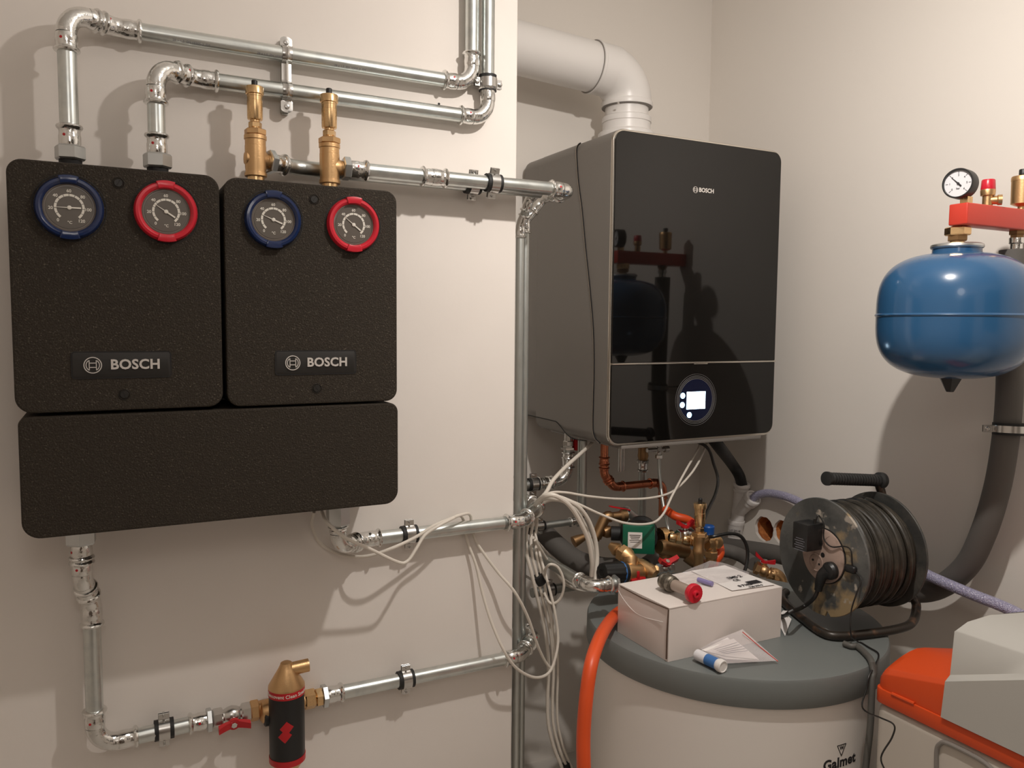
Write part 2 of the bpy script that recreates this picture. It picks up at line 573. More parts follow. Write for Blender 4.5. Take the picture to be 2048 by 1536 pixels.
def pipe_run(root, pts, r=PR, R=None, sock=None, mat_p='zinc', mat_f='press', ends=(0, 0), marks=True, names=('pipe_section', 'elbow')):
    """straight lengths with press elbows at the inner points; ends = how far the first and last length start inside other fittings"""
    pts = [V(p) for p in pts]
    R = R or r * 2.5
    sock = sock if sock is not None else r * 2.1
    a = pts[0]
    for i in range(1, len(pts)):
        b = pts[i]
        d = (b - a).normalized()
        end = b
        if i < len(pts) - 1:
            d2 = (pts[i + 1] - b).normalized()
            arc, t = arcpts(b, d, d2, R)
            end = arc[0]
            room1 = (end - a).length
            e = MB(); e.tube(arc, r * 1.10, 24)
            room2 = (pts[i + 1] - arc[-1]).length
            s1 = min(sock, room1 * .9); s2 = min(sock, room2 * .9)
            socket(e, arc[0], -d, r, s1); socket(e, arc[-1], d2, r, s2)
            el = part(names[1], e, mat_f, root)
            if marks and s1 > sock * .9: dot(el, arc[0] - d * s1 * .35, d, r, TOCAM)
            nxt = arc[-1]
        if (end - a).length > 1e-3:
            part(names[0], MB().cyl(a, end, r, 28), mat_p, root)
        if i < len(pts) - 1: a = nxt
    return root


def coupling(root, c, d, r=PR, L=.056, m='press'):
    d = V(d).normalized(); c = V(c)
    e = MB(); e.cyl(c - d * L * .1, c + d * L * .1, r * 1.22)
    socket(e, c, d, r, L / 2); socket(e, c, -d, r, L / 2)
    return part('coupling', e, m, root)


def nut(root, a, b, r, m='nutz', name='union_nut', n=6, rot=.3):
    return part(name, MB().hexn(a, b, r, n, rot), m, root)


zr1 = P(269, 61, y=1.635).z
zr2 = P(429, 162, y=1.635).z
YP = 1.59
# run 1: leftmost riser, over the top, up to the ceiling
x1 = P(137, 200, y=YP).x
xv1 = P(944, 80, y=1.635).x
xv2 = P(976, 80, y=1.635).x
ztop = 0.2505
ztop_nut = P(140, 292, y=YP).z
rt = empty('heating_pipe', (x1, YP, ztop), 'upper zinc pipe from the far left riser across the wall to the ceiling', 'pipe')
zq = P(140, 321, y=YP).z; nut(rt, (x1, YP, zq), (x1, YP, ztop_nut), .0245); part('thread', MB().cyl((x1, YP, ztop - .004), (x1, YP, zq + .001), .018), 'groove', rt)
ps = MB(); zt2 = P(140, 262, y=YP).z
socket(ps, (x1, YP, ztop_nut), Z, PR, .036); s_ = part('press_adapter', ps, 'press', rt); dot(s_, (x1, YP, ztop_nut + .016), Z, PR, TOCAM)
pipe_run(rt, [(x1, YP, ztop_nut), (x1, YP, zr1), (x1 + .078, 1.635, zr1), (xv1, 1.635, zr1), (xv1, 1.635, ZC)])
x2 = P(313, 240, y=YP).x
rt = empty('heating_pipe', (x2, YP, ztop), 'lower zinc pipe from the riser above the red gauge across to the ceiling', 'pipe')
zn = P(315, 308, y=YP).z
zq = P(315, 337, y=YP).z; nut(rt, (x2, YP, zq), (x2, YP, zn), .0245); part('thread', MB().cyl((x2, YP, ztop - .004), (x2, YP, zq + .001), .018), 'groove', rt)
ps = MB(); socket(ps, (x2, YP, zn), Z, PR, .036); s_ = part('press_adapter', ps, 'press', rt); dot(s_, (x2, YP, zn + .016), Z, PR, TOCAM)
pipe_run(rt, [(x2, YP, zn), (x2, YP, zr2), (x2 + .070, 1.635, zr2), (xv2, 1.635, zr2), (xv2, 1.635, ZC)])


def pipe_print(root, xa, xb, y, z, txt):
    n = V((0, -cos(radians(38)), -sin(radians(38))))
    w = X.cross(-n) * -1
    if w.z < 0: w = -w
    x = xa
    while x < xb:
        q = MB(); q.text(txt, V((x, y, z)) + n * (PR + .0001), X, w, .0062, .0002, 0, align='LEFT')
        part('pipe_print', q, 'inkg', root, 'faint printed pipe marking')
        x += .15


pipe_print(bpy.data.objects['heating_pipe'], x1 + .17, xv1 - .25, 1.635, zr1, '28 x 1,5  EN 10305-3  FM')


# ---- vent towers with brass tees
def tower(px, Yv, prof, label, teelabel, outdir, pxo, ox=0.2344, oy=40, group=None):
    """prof rows: (kind, zoom-y top, zoom-y bottom, half width in zoom px)"""
    def zz(q): return P(px, oy + ox * q, y=Yv).z
    x = P(px, 300, y=Yv).x
    k = mpp(V((x, Yv, .3))) * ox
    return x, zz, k


def vent(x, yv, z0, s, label, group=None, mat_b='brass'):
    """automatic air vent standing at z0, s = scale (1: 36 mm cap)"""
    e = empty('air_vent', (x, yv, z0), label, 'air vent', group)
    o = V((x, yv, z0))
    part('base_nut', MB().hexn(o, o + Z * .0125 * s, .0225 * s, 6, .1), 'brassr', e)
    b = MB(); b.lathe(o, Z, [(.0125 * s, .0115 * s), (.017 * s, .0115 * s)], 24)
    b.hexn(o + Z * .015 * s, o + Z * .027 * s, .0135 * s, 6, .5)
    part('check_valve', b, 'brass', e)
    c = MB(); c.lathe(o, Z, [(.027 * s, .010 * s), (.031 * s, .010 * s), (.0315 * s, .0145 * s), (.034 * s, .0155 * s), (.070 * s, .0158 * s), (.0705 * s, .0153 * s),
                             (.079 * s, .0153 * s), (.0795 * s, .0160 * s), (.083 * s, .0160 * s)], 36)
    part('float_chamber', c, mat_b, e)
    c = MB(); c.lathe(o, Z, [(.083 * s, .017 * s), (.084 * s, .0185 * s), (.097 * s, .0185 * s), (.099 * s, .0175 * s)], 36)
    part('cap', c, mat_b, e)
    c = MB(); c.lathe(o, Z, [(.099 * s, .0062 * s), (.111 * s, .0062 * s), (.1125 * s, .005 * s)], 20)
    part('dust_cap', c, 'black', e)
    return e


def tee(x, yv, za, zb, r, out, pout, label, rout=.0135, outlen=.028, boss=True):
    e = empty('brass_tee', (x, yv, za), label, 'pipe fitting')
    o = V((x, yv, za)); L = zb - za
    b = MB()
    b.lathe(o, Z, [(0, r * 1.0), (.001, r * 1.05), (.007, r * 1.05), (.0075, r * .97), (.012, r * .97), (.018, r), (L - .02, r), (L - .0195, r * .98), (L - .009, r * .98),
                   (L - .008, r * 1.06), (L - .001, r * 1.06), (L, r * 1.0)], 36)
    out = V(out).normalized(); po = V((x, yv, pout))
    b.lathe(po, out, [(0, r * .95), (r * .9, rout * 1.28), (r * 1.1, rout * 1.1), (r * 1.35, rout), (outlen - .006, rout), (outlen - .005, rout * 1.06), (outlen, rout * 1.06)], 28)
    if boss: b.lathe(po, -X, [(0, r * .75), (r * .9, r * .72), (r * 1.07, r * .5), (r * 1.12, .001)], 28)
    part('tee_body', b, 'brassr', e)
    part('tail_nipple', MB().cyl(V((x, yv, .244)), o + Z * .002, r * .8), 'brass', e)
    return e


zp3 = P(897, 357.5, y=YP).z
xt1 = P(511, 300, y=YP).x; xt2 = P(659, 300, y=YP).x
zt1 = P(511, 271, y=YP).z; zt2 = P(659, 288, y=YP).z
out1 = V((1, .52, 0)).normalized()
tee(xt1, YP, P(511, 354, y=YP).z, zt1, .0195, out1, zp3 + .001, 'brass tee under the left air vent on the right pump group')
tee(xt2, YP, P(659, 368, y=YP).z, zt2, .0195, X, zp3, 'brass tee under the right air vent on the right pump group', boss=False)
hs = (P(511, 161, y=YP).z - zt1) / .1125
vent(xt1, YP, zt1, hs, 'brass air vent on the left tee above the right pump group')
hs = (P(659, 177, y=YP).z - zt2) / .1125
vent(xt2, YP, zt2, hs, 'brass air vent on the right tee above the right pump group')

# run 3 (front) and run 4 (behind)
xe3 = P(1141, 383, y=YP).x
rt = empty('heating_pipe', (xt2 + .03, YP, zp3), 'front zinc pipe from the right brass tee around the wall corner', 'pipe')
a = V((xt2 + .028, YP, zp3))
nut(rt, a - X * .002, a + X * .013, .0235, rot=.9)
ps = MB(); socket(ps, a + X * .012, X, PR, .038); s_ = part('press_adapter', ps, 'press', rt); dot(s_, a + X * .026, X, PR, TOCAM)
cp = P(868, 354, y=YP)
pipe_run(rt, [a + X * .012, V((xe3, YP, zp3)), V((xe3, YP + .062, zp3))], R=.026, sock=.028)
coupling(rt, V((cp.x, YP, zp3)), X, L=.058)
xb, yb_ = P(1048.5, 700, y=1.729).x, 1.729
rs = .0102
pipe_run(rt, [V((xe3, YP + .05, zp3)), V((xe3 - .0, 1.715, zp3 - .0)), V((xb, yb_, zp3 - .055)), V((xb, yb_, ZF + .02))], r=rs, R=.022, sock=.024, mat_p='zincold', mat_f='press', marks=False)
rt = empty('heating_pipe', (xt1 + .03, 1.63, zp3), 'rear zinc pipe from the left brass tee to the wall corner', 'pipe')
a = V((xt1, YP, zp3 + .001)) + out1 * .028
nut(rt, a - out1 * .002, a + out1 * .012, .0235, rot=.9)
ps = MB(); socket(ps, a + out1 * .011, out1, PR, .03); part('press_adapter', ps, 'press', rt)
yq = 1.634
tt = (yq - a.y) / out1.y
k = a + out1 * tt
xa4 = P(1038.5, 700, y=1.690).x
arc, t = arcpts(k, out1, X, .05, 8)
part('pipe_section', MB().tube([a + out1 * .011] + arc + [V((xa4 + .022, yq, zp3))], PR, 28), 'zinc', rt)
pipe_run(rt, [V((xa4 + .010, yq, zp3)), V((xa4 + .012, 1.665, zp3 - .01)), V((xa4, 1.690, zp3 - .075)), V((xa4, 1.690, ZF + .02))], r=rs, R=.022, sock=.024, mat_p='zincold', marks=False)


# ---- clamps
def clamp(c, d, ear, wall, label, r=PR, group='rubber-lined pipe clamps', m='steel', wd=.020):
    """strap clamp on a pipe along d, ears along ear, rod towards the wall"""
    d, ear, wall = V(d).normalized(), V(ear).normalized(), V(wall)
    e = empty('pipe_clamp', c, label, 'pipe clamp', group)
    part('rubber_lining', MB().band(c, d, r * 1.02, wd * 1.75, r * .30), 'rubber', e)
    part('strap', MB().band(c, d, r * 1.31, wd, r * .12), m, e)
    side = d.cross(ear).normalized()
    for s in (1, -1):
        q = MB()
        R_ = Matrix((d, side, ear)).transposed()
        for k in (-1, 1):
            q.box(V(c) + ear * s * (r * 1.72) + side * k * .0032, (wd, .0018, r * .95), R_, .0006, 1)
        part('ear', q, m, e)
        s2 = MB()
        pc = V(c) + ear * s * (r * 1.85)
        s2.cyl(pc - side * .009, pc + side * .011, .0022, 12)
        s2.lathe(pc - side * .0045, -side, [(0, .0052), (.002, .0052), (.0038, .0035), (.0042, .0012), (.003, .0010)], 16)
        part('screw', s2, 'steel', e)
    if wall.length > 0:
        part('wall_rod', MB().cyl(V(c) + wall.normalized() * r * 1.3, V(c) + wall, .004, 12), 'steel', e)
    return e


WY = V((0, YL - 1.632, 0))
zl5 = P(780, 1073, y=1.632).z
zl6 = P(827, 1355, y=1.632).z
clamp(V((P(818, 1069, y=1.632).x, 1.632, zl5)), X, Z, WY, 'rubber-lined clamp on the horizontal pipe just below the pump groups')
clamp(V((P(811, 1357, y=1.632).x, 1.632, zl6)), X, Z, WY, 'rubber-lined clamp on the pipe right of the dirt separator')
clamp(V((P(328, 1453, y=1.632).x, 1.632, zl6)), X, Z, WY, 'rubber-lined clamp on the pipe left of the red-handled valve')
clamp(V((P(986, 366, y=YP).x, YP, zp3)), X, V((0, -.35, 1)), V((0, YL - YP, 0)), 'rubber-lined clamp on the front pipe beside the wall corner')
clamp(V((P(945, 370, y=yq).x, yq, zp3)), X, V((0, .2, -1)), V((0, YL - yq, 0)), 'dark clamp on the rear pipe, half hidden by the front pipe')
clamp(V((xv2, 1.635, P(976, 167, y=1.635).z)), Z, X, V((0, YL - 1.635, 0)), 'rubber-lined clamp on the right-hand riser above its elbow')
# double saddle strap over the two upper pipes
xs_ = P(576, 150, y=1.62).x
e = empty('pipe_bracket', (xs_, 1.63, zr2 - .04), 'galvanised double saddle strap holding the two upper horizontal pipes', 'pipe bracket')
prof = []
zt_ = P(572, 72, y=1.63).z; zb_ = P(576, 224, y=1.63).z
def yb2(z):
    y = 1.634
    for zc in (zr1, zr2):
        dz = abs(z - zc)
        if dz < PR * 1.12: y = min(y, 1.635 - sqrt((PR * 1.12) ** 2 - dz * dz))
        elif dz < PR * 1.5: y = min(y, 1.634)
    return y
N = 70
prof = [(zt_ + (zb_ - zt_) * i / N) for i in range(N + 1)]
q = MB(); w_ = .0115
rings = []
for z in prof:
    y_ = yb2(z); ww = w_ * (1 - .18 * (1 if (z < zt_ - .022 and z > zb_ + .022) else 0))
    edge = min(z - zb_, zt_ - z)
    if edge < .006: ww *= sqrt(max(.15, 1 - ((.006 - edge) / .006) ** 2))
    rings.append([V((xs_ - ww, y_, z)), V((xs_ - ww * .3, y_ - .0008, z)), V((xs_, y_ - .0025, z)) if (z < zt_ - .022 and z > zb_ + .022) else V((xs_, y_ - .0008, z)), V((xs_ + ww * .3, y_ - .0008, z)), V((xs_ + ww, y_, z)), V((xs_ + ww, y_ + .002, z)), V((xs_ - ww, y_ + .002, z))])
q.ringed(rings)
part('strap', q, 'steel', e)
for z in (zt_ - .011, zb_ + .011):
    s2 = MB(); s2.lathe((xs_, yb2(z), z), -Y, [(-.03, .003), (0, .0055), (.0022, .0052), (.0032, .003)], 18)
    for k in (0, 1):
        s2.box((xs_, yb2(z) - .0034, z), (.006 if k else .0012, .0008, .0012 if k else .006))
    part('screw', s2, 'steel', e)
q = MB(); q.box((xs_, 1.652, zt_ - .011), (.016, .03, .016), None, .002); q.box((xs_, 1.652, zb_ + .011), (.016, .03, .016), None, .002)
q.box((xs_, 1.655, (zt_ + zb_) / 2), (.012, .012, zt_ - zb_))
part('stand_off', q, 'zincold', e)


# ------------------------------------------------------------------ pump groups
def emblem(mb, c, u, w, r, d=.0008):
    """ring with an armature inside"""
    n = u.cross(w)
    for R_, t in ((r, r * .11), (r * .80, r * .001)):
        if t > r * .01: mb.band(c, n, R_ - t, d, t, 40)
    # inner: two arcs and bars
    def strip(p, q, t):
        p, q = V((*p, 0)), V((*q, 0)); dd = (q - p).normalized(); nn = V((-dd.y, dd.x, 0)) * t / 2
        pts = [p + nn, p - nn, q - nn, q + nn]
        mb.prism([(a.x, a.y) for a in (pts[0], pts[1], pts[2], pts[3])], V(c) - n * d / 2, u, w, n, d)
    k = r * .72
    for s in (1, -1):
        pts = [(s * k * cos(radians(a)), k * sin(radians(a))) for a in range(-58, 59, 12)]
        for p, q in zip(pts, pts[1:]): strip(p, q, r * .10)
        xx = s * k * cos(radians(58)); yy = k * sin(radians(58))
        strip((xx, -yy), (xx, yy), r * .10)
    xx = k * cos(radians(58))
    strip((-xx, r * .26), (xx, r * .26), r * .10); strip((-xx, -r * .26), (xx, -r * .26), r * .10)
    return mb


def gauge(parent, c, kind, temp, tab=0):
    """thermometer dial facing -Y; c on the front plane"""
    c = V(c)
    u, w = X, Z
    part('gauge_recess', MB().lathe(c + Y * .004, -Y, [(0, .0535), (.0045, .0535), (.0047, .052), (.001, .0505)], 48), 'groove', parent)
    q = MB()
    q.lathe(c, -Y, [(-.002, .0365), (.004, .0372), (.0085, .0392), (.0105, .0425), (.0100, .0465), (.0055, .0490), (-.002, .0495)], 56, caps=False)
    for s in (1, -1):
        n = 10; out = [(.0505 * cos(radians(90 * s - 17 + 34 * i / n)), .0505 * sin(radians(90 * s - 17 + 34 * i / n))) for i in range(n + 1)]
        inn = [(.0385 * cos(radians(90 * s + 17 - 34 * i / n)), .0385 * sin(radians(90 * s + 17 - 34 * i / n))) for i in range(n + 1)]
        q.prism(out + inn, c + Y * .001, u, w, -Y, .0135, .001)
    ring = part('bezel', q, kind, parent, ('navy blue' if kind == 'blue' else 'red') + ' bezel with two grip tabs')
    part('dial', MB().lathe(c, -Y, [(-.001, .0385), (.0045, .0385), (.0052, .036), (.0035, .0355), (.0035, .0001)], 48), 'lens', parent)
    f = c - Y * .0037
    q = MB(); q.lathe(f, -Y, [(0, .0335), (.0004, .0333)], 48); part('dial_face', q, 'dial', parent)
    f = f - Y * .0006
    q = MB()
    for i in range(12):
        a0 = radians(231 - 2.35 * (10 * i) - 1.2); a1 = radians(231 - 2.35 * (10 * (i + 1)) + 1.2)
        n = 5
        o1 = [(.0216 * cos(a0 + (a1 - a0) * j / n), .0216 * sin(a0 + (a1 - a0) * j / n)) for j in range(n + 1)]
        o2 = [(.0180 * cos(a1 + (a0 - a1) * j / n), .0180 * sin(a1 + (a0 - a1) * j / n)) for j in range(n + 1)]
        q.prism(o1 + o2, f, u, w, -Y, .0004)
    for t in range(0, 121, 20):
        a = radians(231 - 2.35 * t)
        rr_ = .0262
        q.text(str(t), f + u * rr_ * cos(a) + w * rr_ * sin(a), u, w, .0068, .0003, .02)
    q.text('°C', f - w * .0235, u, w, .0062, .0003, .02)
    part('scale', q, 'white', parent)
    a = radians(231 - 2.35 * temp)
    d = u * cos(a) + w * sin(a); nn = d.cross(Y)
    q = MB()
    q.prism([(0, -.0008), (.0215, -.0002), (.0215, .0002), (0, .0008)], f - Y * .0008, d, nn, -Y, .0005)
    q.prism([(0, -.0011), (0, .0011), (-.0165, .0013), (-.0165, -.0013)], f - Y * .0008, d, nn, -Y, .0005)
    q.lathe(f, -Y, [(0, .0032), (.0018, .0032), (.0022, .002)], 20)
    part('needle', q, 'white', parent)


def pump_group(x0, x1, z0, z1, label, gauges, plate, screws, rs):
    e = empty('pump_group', ((x0 + x1) / 2, YL - .006, z0), label, 'pump group')
    q = MB()
    out = rrect(x1 - x0, z1 - z0, .02, 8, rs)
    q.prism(out, V(((x0 + x1) / 2, 1.466, (z0 + z1) / 2)), X, Z, Y, .189, .004)
    part('foam_shell', q, 'foam', e, wn=True)
    for c, kind, t in gauges:
        gauge(e, c, kind, t)
    pc, pw, ph = plate
    q = MB(); q.prism(rrect(pw + .0045, ph + .0045, .006), pc - Y * .0010, X, Z, Y, .002); part('plate_groove', q, 'groove', e)
    q = MB(); q.prism(rrect(pw, ph, .0045), pc - Y * .0013, X, Z, Y, .003, .0003); pl = part('name_plate', q, 'plate', e)
    q = MB(); emblem(q, pc + X * (-pw * .30) - Y * .0022, X, Z, .0135, .0022)
    part('emblem', q, 'silver', pl)
    q = MB(); q.text('BOSCH', pc + X * (pw * .135) - Y * .002, X, Z, .0225, .0024, .028, space=1.04)
    part('lettering', q, 'silver', pl)
    for c in screws:
        s_ = MB(); s_.lathe(c - Y * .0002, -Y, [(-.002, .0090), (.0004, .0090), (.0008, .0086), (-.0008, .0074), (.0003, .0066), (.0012, .006), (.0012, .0001)], 28)
        pr_ = part('shell_screw', s_, 'plate', e)
        a = radians(random.choice([55, 60, 110, 125]))
        d = X * cos(a) + Z * sin(a)
        s_ = MB(); R_ = Matrix((d, Y, d.cross(Y))).transposed(); s_.box(c - Y * .0014, (.011, .0006, .0012), R_); part('slot', s_, 'groove', pr_)
    return e


def fp(px, py): return P(px, py, y=1.466)


xL0, xL1 = -.1270, .1850
pump_group(xL0, xL1, -.1485, .2505, 'left black foam pump group with a dark blue and a red gauge',
           [(fp(139, 416), 'blue', 21.5), (fp(332, 424), 'red', 36)], (fp(245, 729.5), .1455, .0405),
           [fp(236.5, 366), fp(248.5, 789)], (.024, .022, .026, .024))
pump_group(.1915, .5055, -.1500, .2505, 'right black foam pump group with a blue and a red gauge',
           [(fp(546, 440), 'blue', 31), (fp(706, 450), 'red', 38)], (fp(633, 725), .1455, .0405),
           [fp(628, 399), fp(633.5, 777)], (.022, .024, .024, .022))
e = empty('manifold_cover', (.19, YL - .006, -.3525), 'long black foam manifold cover beneath both pump groups', 'manifold')
q = MB(); q.prism(rrect(.6315, .1985, .02, 8, (.018, .014, .028, .026)), V((.1915, 1.4665, -.2532)), X, Z, Y, .188, .004)
part('foam_shell', q, 'foam', e, wn=True)
q = MB()
for xx in (.02, .36): q.cyl((xx, YP, -.158), (xx, YP, -.144), .017)
part('hidden_stub', q, 'zincold', e)

# run 5: from the manifold's right outlet
zbx = -.3525
x5 = P(676, 1040, y=YP).x
rt = empty('heating_pipe', (x5, YP, zbx - .06), 'zinc pipe from beneath the manifold cover to the niche under the boiler', 'pipe')
zn = P(676, 1050, y=YP).z
nut(rt, (x5, YP, zbx + .004), (x5, YP, zn), .0245, rot=.0)
pipe_run(rt, [(x5, YP, zn), (x5, YP, zl5), (x5 + .066, 1.632, zl5), V((P(1044, 1045, y=1.632).x, 1.632, zl5))][0:4], R=.032, sock=.028)
kx = P(1043, 1045, y=1.632).x
d1 = V((kx, 1.632, zl5))
d2 = P(1108, 985, z=zl5)
d2 = V((kx + .115, 1.632 + .115, zl5))
d3 = V((d2.x, 2.02, zl5 + .0))
d4a = P(1136, 958, z=zl5)
d4 = V((d2.x + .105, 2.02, zl5))
pipe_run(rt, [d1 - X * .05, d1, d2, d3], R=.032, sock=.030)
# run 5b: return of the boiler's left valve
zz5 = zl5
c0 = P(1058, 968, y=2.03)
c1 = P(1136, 962, y=2.03)
rt = empty('boiler_pipe', (c1.x, 2.03, c1.z), 'zinc pipe bending up to the red-capped valve at the boiler left side', 'pipe')
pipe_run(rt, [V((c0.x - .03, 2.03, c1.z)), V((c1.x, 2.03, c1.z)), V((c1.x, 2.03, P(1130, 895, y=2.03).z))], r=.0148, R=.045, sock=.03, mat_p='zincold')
coupling(rt, V((P(1090, 965, y=2.03).x, 2.03, c1.z)), X, r=.0148, L=.05)
cc = V((c1.x, 2.03, P(1131, 920, y=2.03).z)); coupling(rt, cc, Z, r=.0148, L=.05)
clamp(V((P(1066, 968, y=2.03).x, 2.03, c1.z)), X, Z, Y * .2, 'clamp on the short pipe in the niche under the boiler', r=.0148)
zv = P(1130, 896, y=2.03).z
e = empty('isolation_valve', (c1.x, 2.03, zv), 'chrome valve with dark red cap under the boiler left side', 'valve')
q = MB(); q.lathe((c1.x, 2.03, zv), Z, [(-.004, .024), (.002, .024), (.002, .017), (.008, .016)], 6, rot=.2)
q.hexn((c1.x, 2.03, zv + .006), (c1.x, 2.03, zv + .022), .0175); q.cyl((c1.x, 2.03, zv + .02), (c1.x, 2.03, zv + .055), .013)
part('valve_body', q, 'steel', e)
q = MB(); q.box((c1.x + .022, 2.015, zv + .010), (.020, .016, .034), None, .003); part('handle', q, 'redh', e)

# run 6: bottom left
x6 = P(163, 1100, y=YP).x
z6n = P(162, 1088, y=YP).z
x6b = P(182, 1300, y=1.622).x
y6b = 1.622
rt = empty('heating_pipe', (x6, YP, zl6), 'zinc pipe dropping at far left and turning right to the ball valve', 'pipe')
nut(rt, (x6, YP, zbx + .004), (x6, YP, z6n), .026, rot=.1)
ps = MB(); socket(ps, (x6, YP, z6n), -Z, PR, .038); s_ = part('press_adapter', ps, 'press', rt); dot(s_, (x6, YP, z6n - .012), Z, PR, V((-1, -.5, 0)))
za_, zb2 = P(168, 1160, y=YP).z, P(176, 1205, y=y6b).z
xv0 = P(413, 1441, y=1.632).x
pipe_run(rt, [(x6, YP, z6n), (x6, YP, za_), (x6 + .012, y6b, zb2), (x6 + .012, y6b, zl6), (xv0, 1.632, zl6)], R=.038, sock=.034)
x6p = x6 + .012
# valve, separator, onward run
nut(rt, (xv0, 1.632, zl6), (xv0 + .010, 1.632, zl6), .0235, rot=.9)
ps = MB(); socket(ps, (xv0, 1.632, zl6), -X, PR, .034); s_ = part('press_adapter', ps, 'press', rt); dot(s_, (xv0 - .014, 1.632, zl6), X, PR, TOCAM)
xs0 = P(500, 1418, y=1.632).x


def ball_valve(a, b, up, r, label, handle='wing', m='steel', hm='redh', hl=.030):
    a, b, up = V(a), V(b), V(up).normalized(); d = (b - a); L = d.length; d.normalize()
    c = (a + b) / 2
    e = empty('ball_valve', c, label, 'valve')
    q = MB(); q.hexn(a, a + d * L * .26, r * 1.15); q.hexn(b - d * L * .26, b, r * 1.15)
    q.lathe(a, d, [(L * .24, r * .9), (L * .30, r * .82), (L * .38, r), (L * .5, r * 1.12), (L * .62, r), (L * .70, r * .82), (L * .76, r * .9)], 28)
    q.cyl(c, c + up * r * 1.5, r * .42)
    part('valve_body', q, m, e)
    hc = c + up * r * 1.55
    s = d.cross(up).normalized()
    q = MB()
    if handle == 'wing':
        out = [(-hl, -.004), (-hl * .45, -.0065), (0, -.009), (hl * .45, -.0065), (hl, -.004), (hl, .004), (hl * .45, .0065), (0, .009), (-hl * .45, .0065), (-hl, .004)]
        rings = []
        for k in range(9):
            t = -1 + 2 * k / 8
            w = .0080 * (1 - .25 * abs(t)); h = up * (.011 * abs(t) ** 1.6 - .0035 * abs(t))
            o = hc + d * (t * hl) + h
            th = .0040 + .0085 * abs(t) ** .8
            rings.append([o - s * w, o + s * w, o + s * w + up * th, o - s * w + up * th])
        q.ringed(rings)
        q.cyl(hc - up * .001, hc + up * .0055, .0115)
    part('handle', q, hm, e, 'red butterfly handle')
    q = MB(); q.hexn(hc + up * .0045, hc + up * .0090, .0062); part('handle_nut', q, 'steel', e)
    return e


ball_valve((xv0 + .011, 1.632, zl6), (xs0 + .002, 1.632, zl6), V((0, -1, -.18)), .017, 'chromed ball valve with red butterfly handle left of the dirt separator')
# dirt separator
xd = P(573, 1400, y=1.60).x; yd = 1.598
def zd(py): return P(573, py, y=yd).z
e = empty('dirt_separator', (xd, yd, zd(1560)), 'black and brass dirt separator on the lowest pipe', 'dirt separator')
kx_ = mpp(V((xd, yd, -.7)))
o = V((xd, yd, 0))
R0 = 36 * kx_
q = MB(); q.lathe(o, Z, [(zd(1372), R0 * 1.03), (zd(1368), R0 * 1.02), (zd(1336), R0 * .46), (zd(1329), R0 * .36), (zd(1325), R0 * .32), (zd(1323), R0 * .22)], 40)
sd = P(573, 1336, y=yd)
q.cyl((xd + .0, yd, zd(1340)), (P(617, 1331, y=yd).x, yd, zd(1338)), 13.5 * kx_)
q.lathe((P(609, 1331, y=yd).x, yd, zd(1338)), X, [(0, 12.5 * kx_), (.001, 13.5 * kx_), (.002, 12.5 * kx_), (.003, 13.5 * kx_), (.004, 12.5 * kx_), (.006, 13.2 * kx_)], 28)
part('brass_head', q, 'brassr', e)
q = MB(); q.lathe(o, Z, [(zd(1508), R0 * .99), (zd(1506), R0 * 1.0), (zd(1386), R0 * 1.0), (zd(1384), R0 * .99)], 40)
sl = part('black_sleeve', q, 'black', e)
q = MB(); q.lathe(o, Z, [(zd(1386), R0 * 1.03), (zd(1372), R0 * 1.03)], 40); part('red_band', q, 'redh', e, 'upper red band with white lettering')
q = MB(); q.lathe(o, Z, [(zd(1521), R0 * .9), (zd(1518), R0 * 1.03), (zd(1507), R0 * 1.03)], 40); part('red_band', q, 'redh', e, 'lower red band')
q = MB(); q.lathe(o, Z, [(zd(1600), R0 * .3), (zd(1560), R0 * .42), (zd(1540), R0 * .55), (zd(1520), R0 * .93)], 40); part('brass_base', q, 'brassr', e)
# lettering wrapped on the band
def wrap(mb, n0, R_, ang0):
    for i in range(n0, len(mb.v)):
        p = mb.v[i]
        a = ang0 + p.x / R_
        rr_ = R_ + p.z
        mb.v[i] = V((xd + rr_ * sin(a), yd - rr_ * cos(a), p.y))
q = MB(); q.text('Flamcovent Clean Smart', V((0, zd(1379), 0)), X, Y, .0100, .0006, .006)
wrap(q, 0, R0 * 1.035, radians(-14)); part('lettering', q, 'white', e)
q = MB()
for dx, dz in ((.0018, .0082), (-.0018, -.0082)):
    top_, bot_ = [], []
    for i in range(13):
        x = -.0135 + .027 * i / 12
        hh = .0140 * (1 - abs(x) / .0135) + .0002
        top_.append((x + dx, hh + dz + zd(1448) + x * .12)); bot_.append((x + dx, -hh + dz + zd(1448) + x * .12))
    vs_ = [V((a, b, .0006 + .0001 * (dx > 0))) for a, b in top_ + bot_]
    q.add(vs_, [(i, i + 1, 13 + i + 1, 13 + i) for i in range(12)])
wrap(q, 0, R0 * 1.004, radians(-15)); part('red_mark', q, 'redh', sl)
q = MB(); q.cyl((xs0 - .002, 1.632, zl6), (xd - R0 * .6, 1.632, zl6 + .002), .0165); q.hexn((xs0, 1.632, zl6), (xs0 + .017, 1.632, zl6), .021)
q.cyl((xd, 1.62, zl6), (P(608, 1392, y=1.62).x, 1.63, zl6), .0155); q.lathe((xd - R0 * 1.05, 1.625, zl6 - .004), X, [(-.012, .015), (-.008, .021), (0, .024), (R0, .026)], 28)
part('port_body', q, 'brassr', e)
q = MB(); q.lathe((P(540, 1430, y=1.60).x, 1.615, zl6 - .012), -X, [(0, .017), (.008, .017), (.010, .014)], 24); part('magnet_cap', q, 'black', e)
xn = P(608, 1392, y=1.632).x; xn2 = P(648, 1383, y=1.632).x; xn3 = P(655, 1385, y=1.632).x
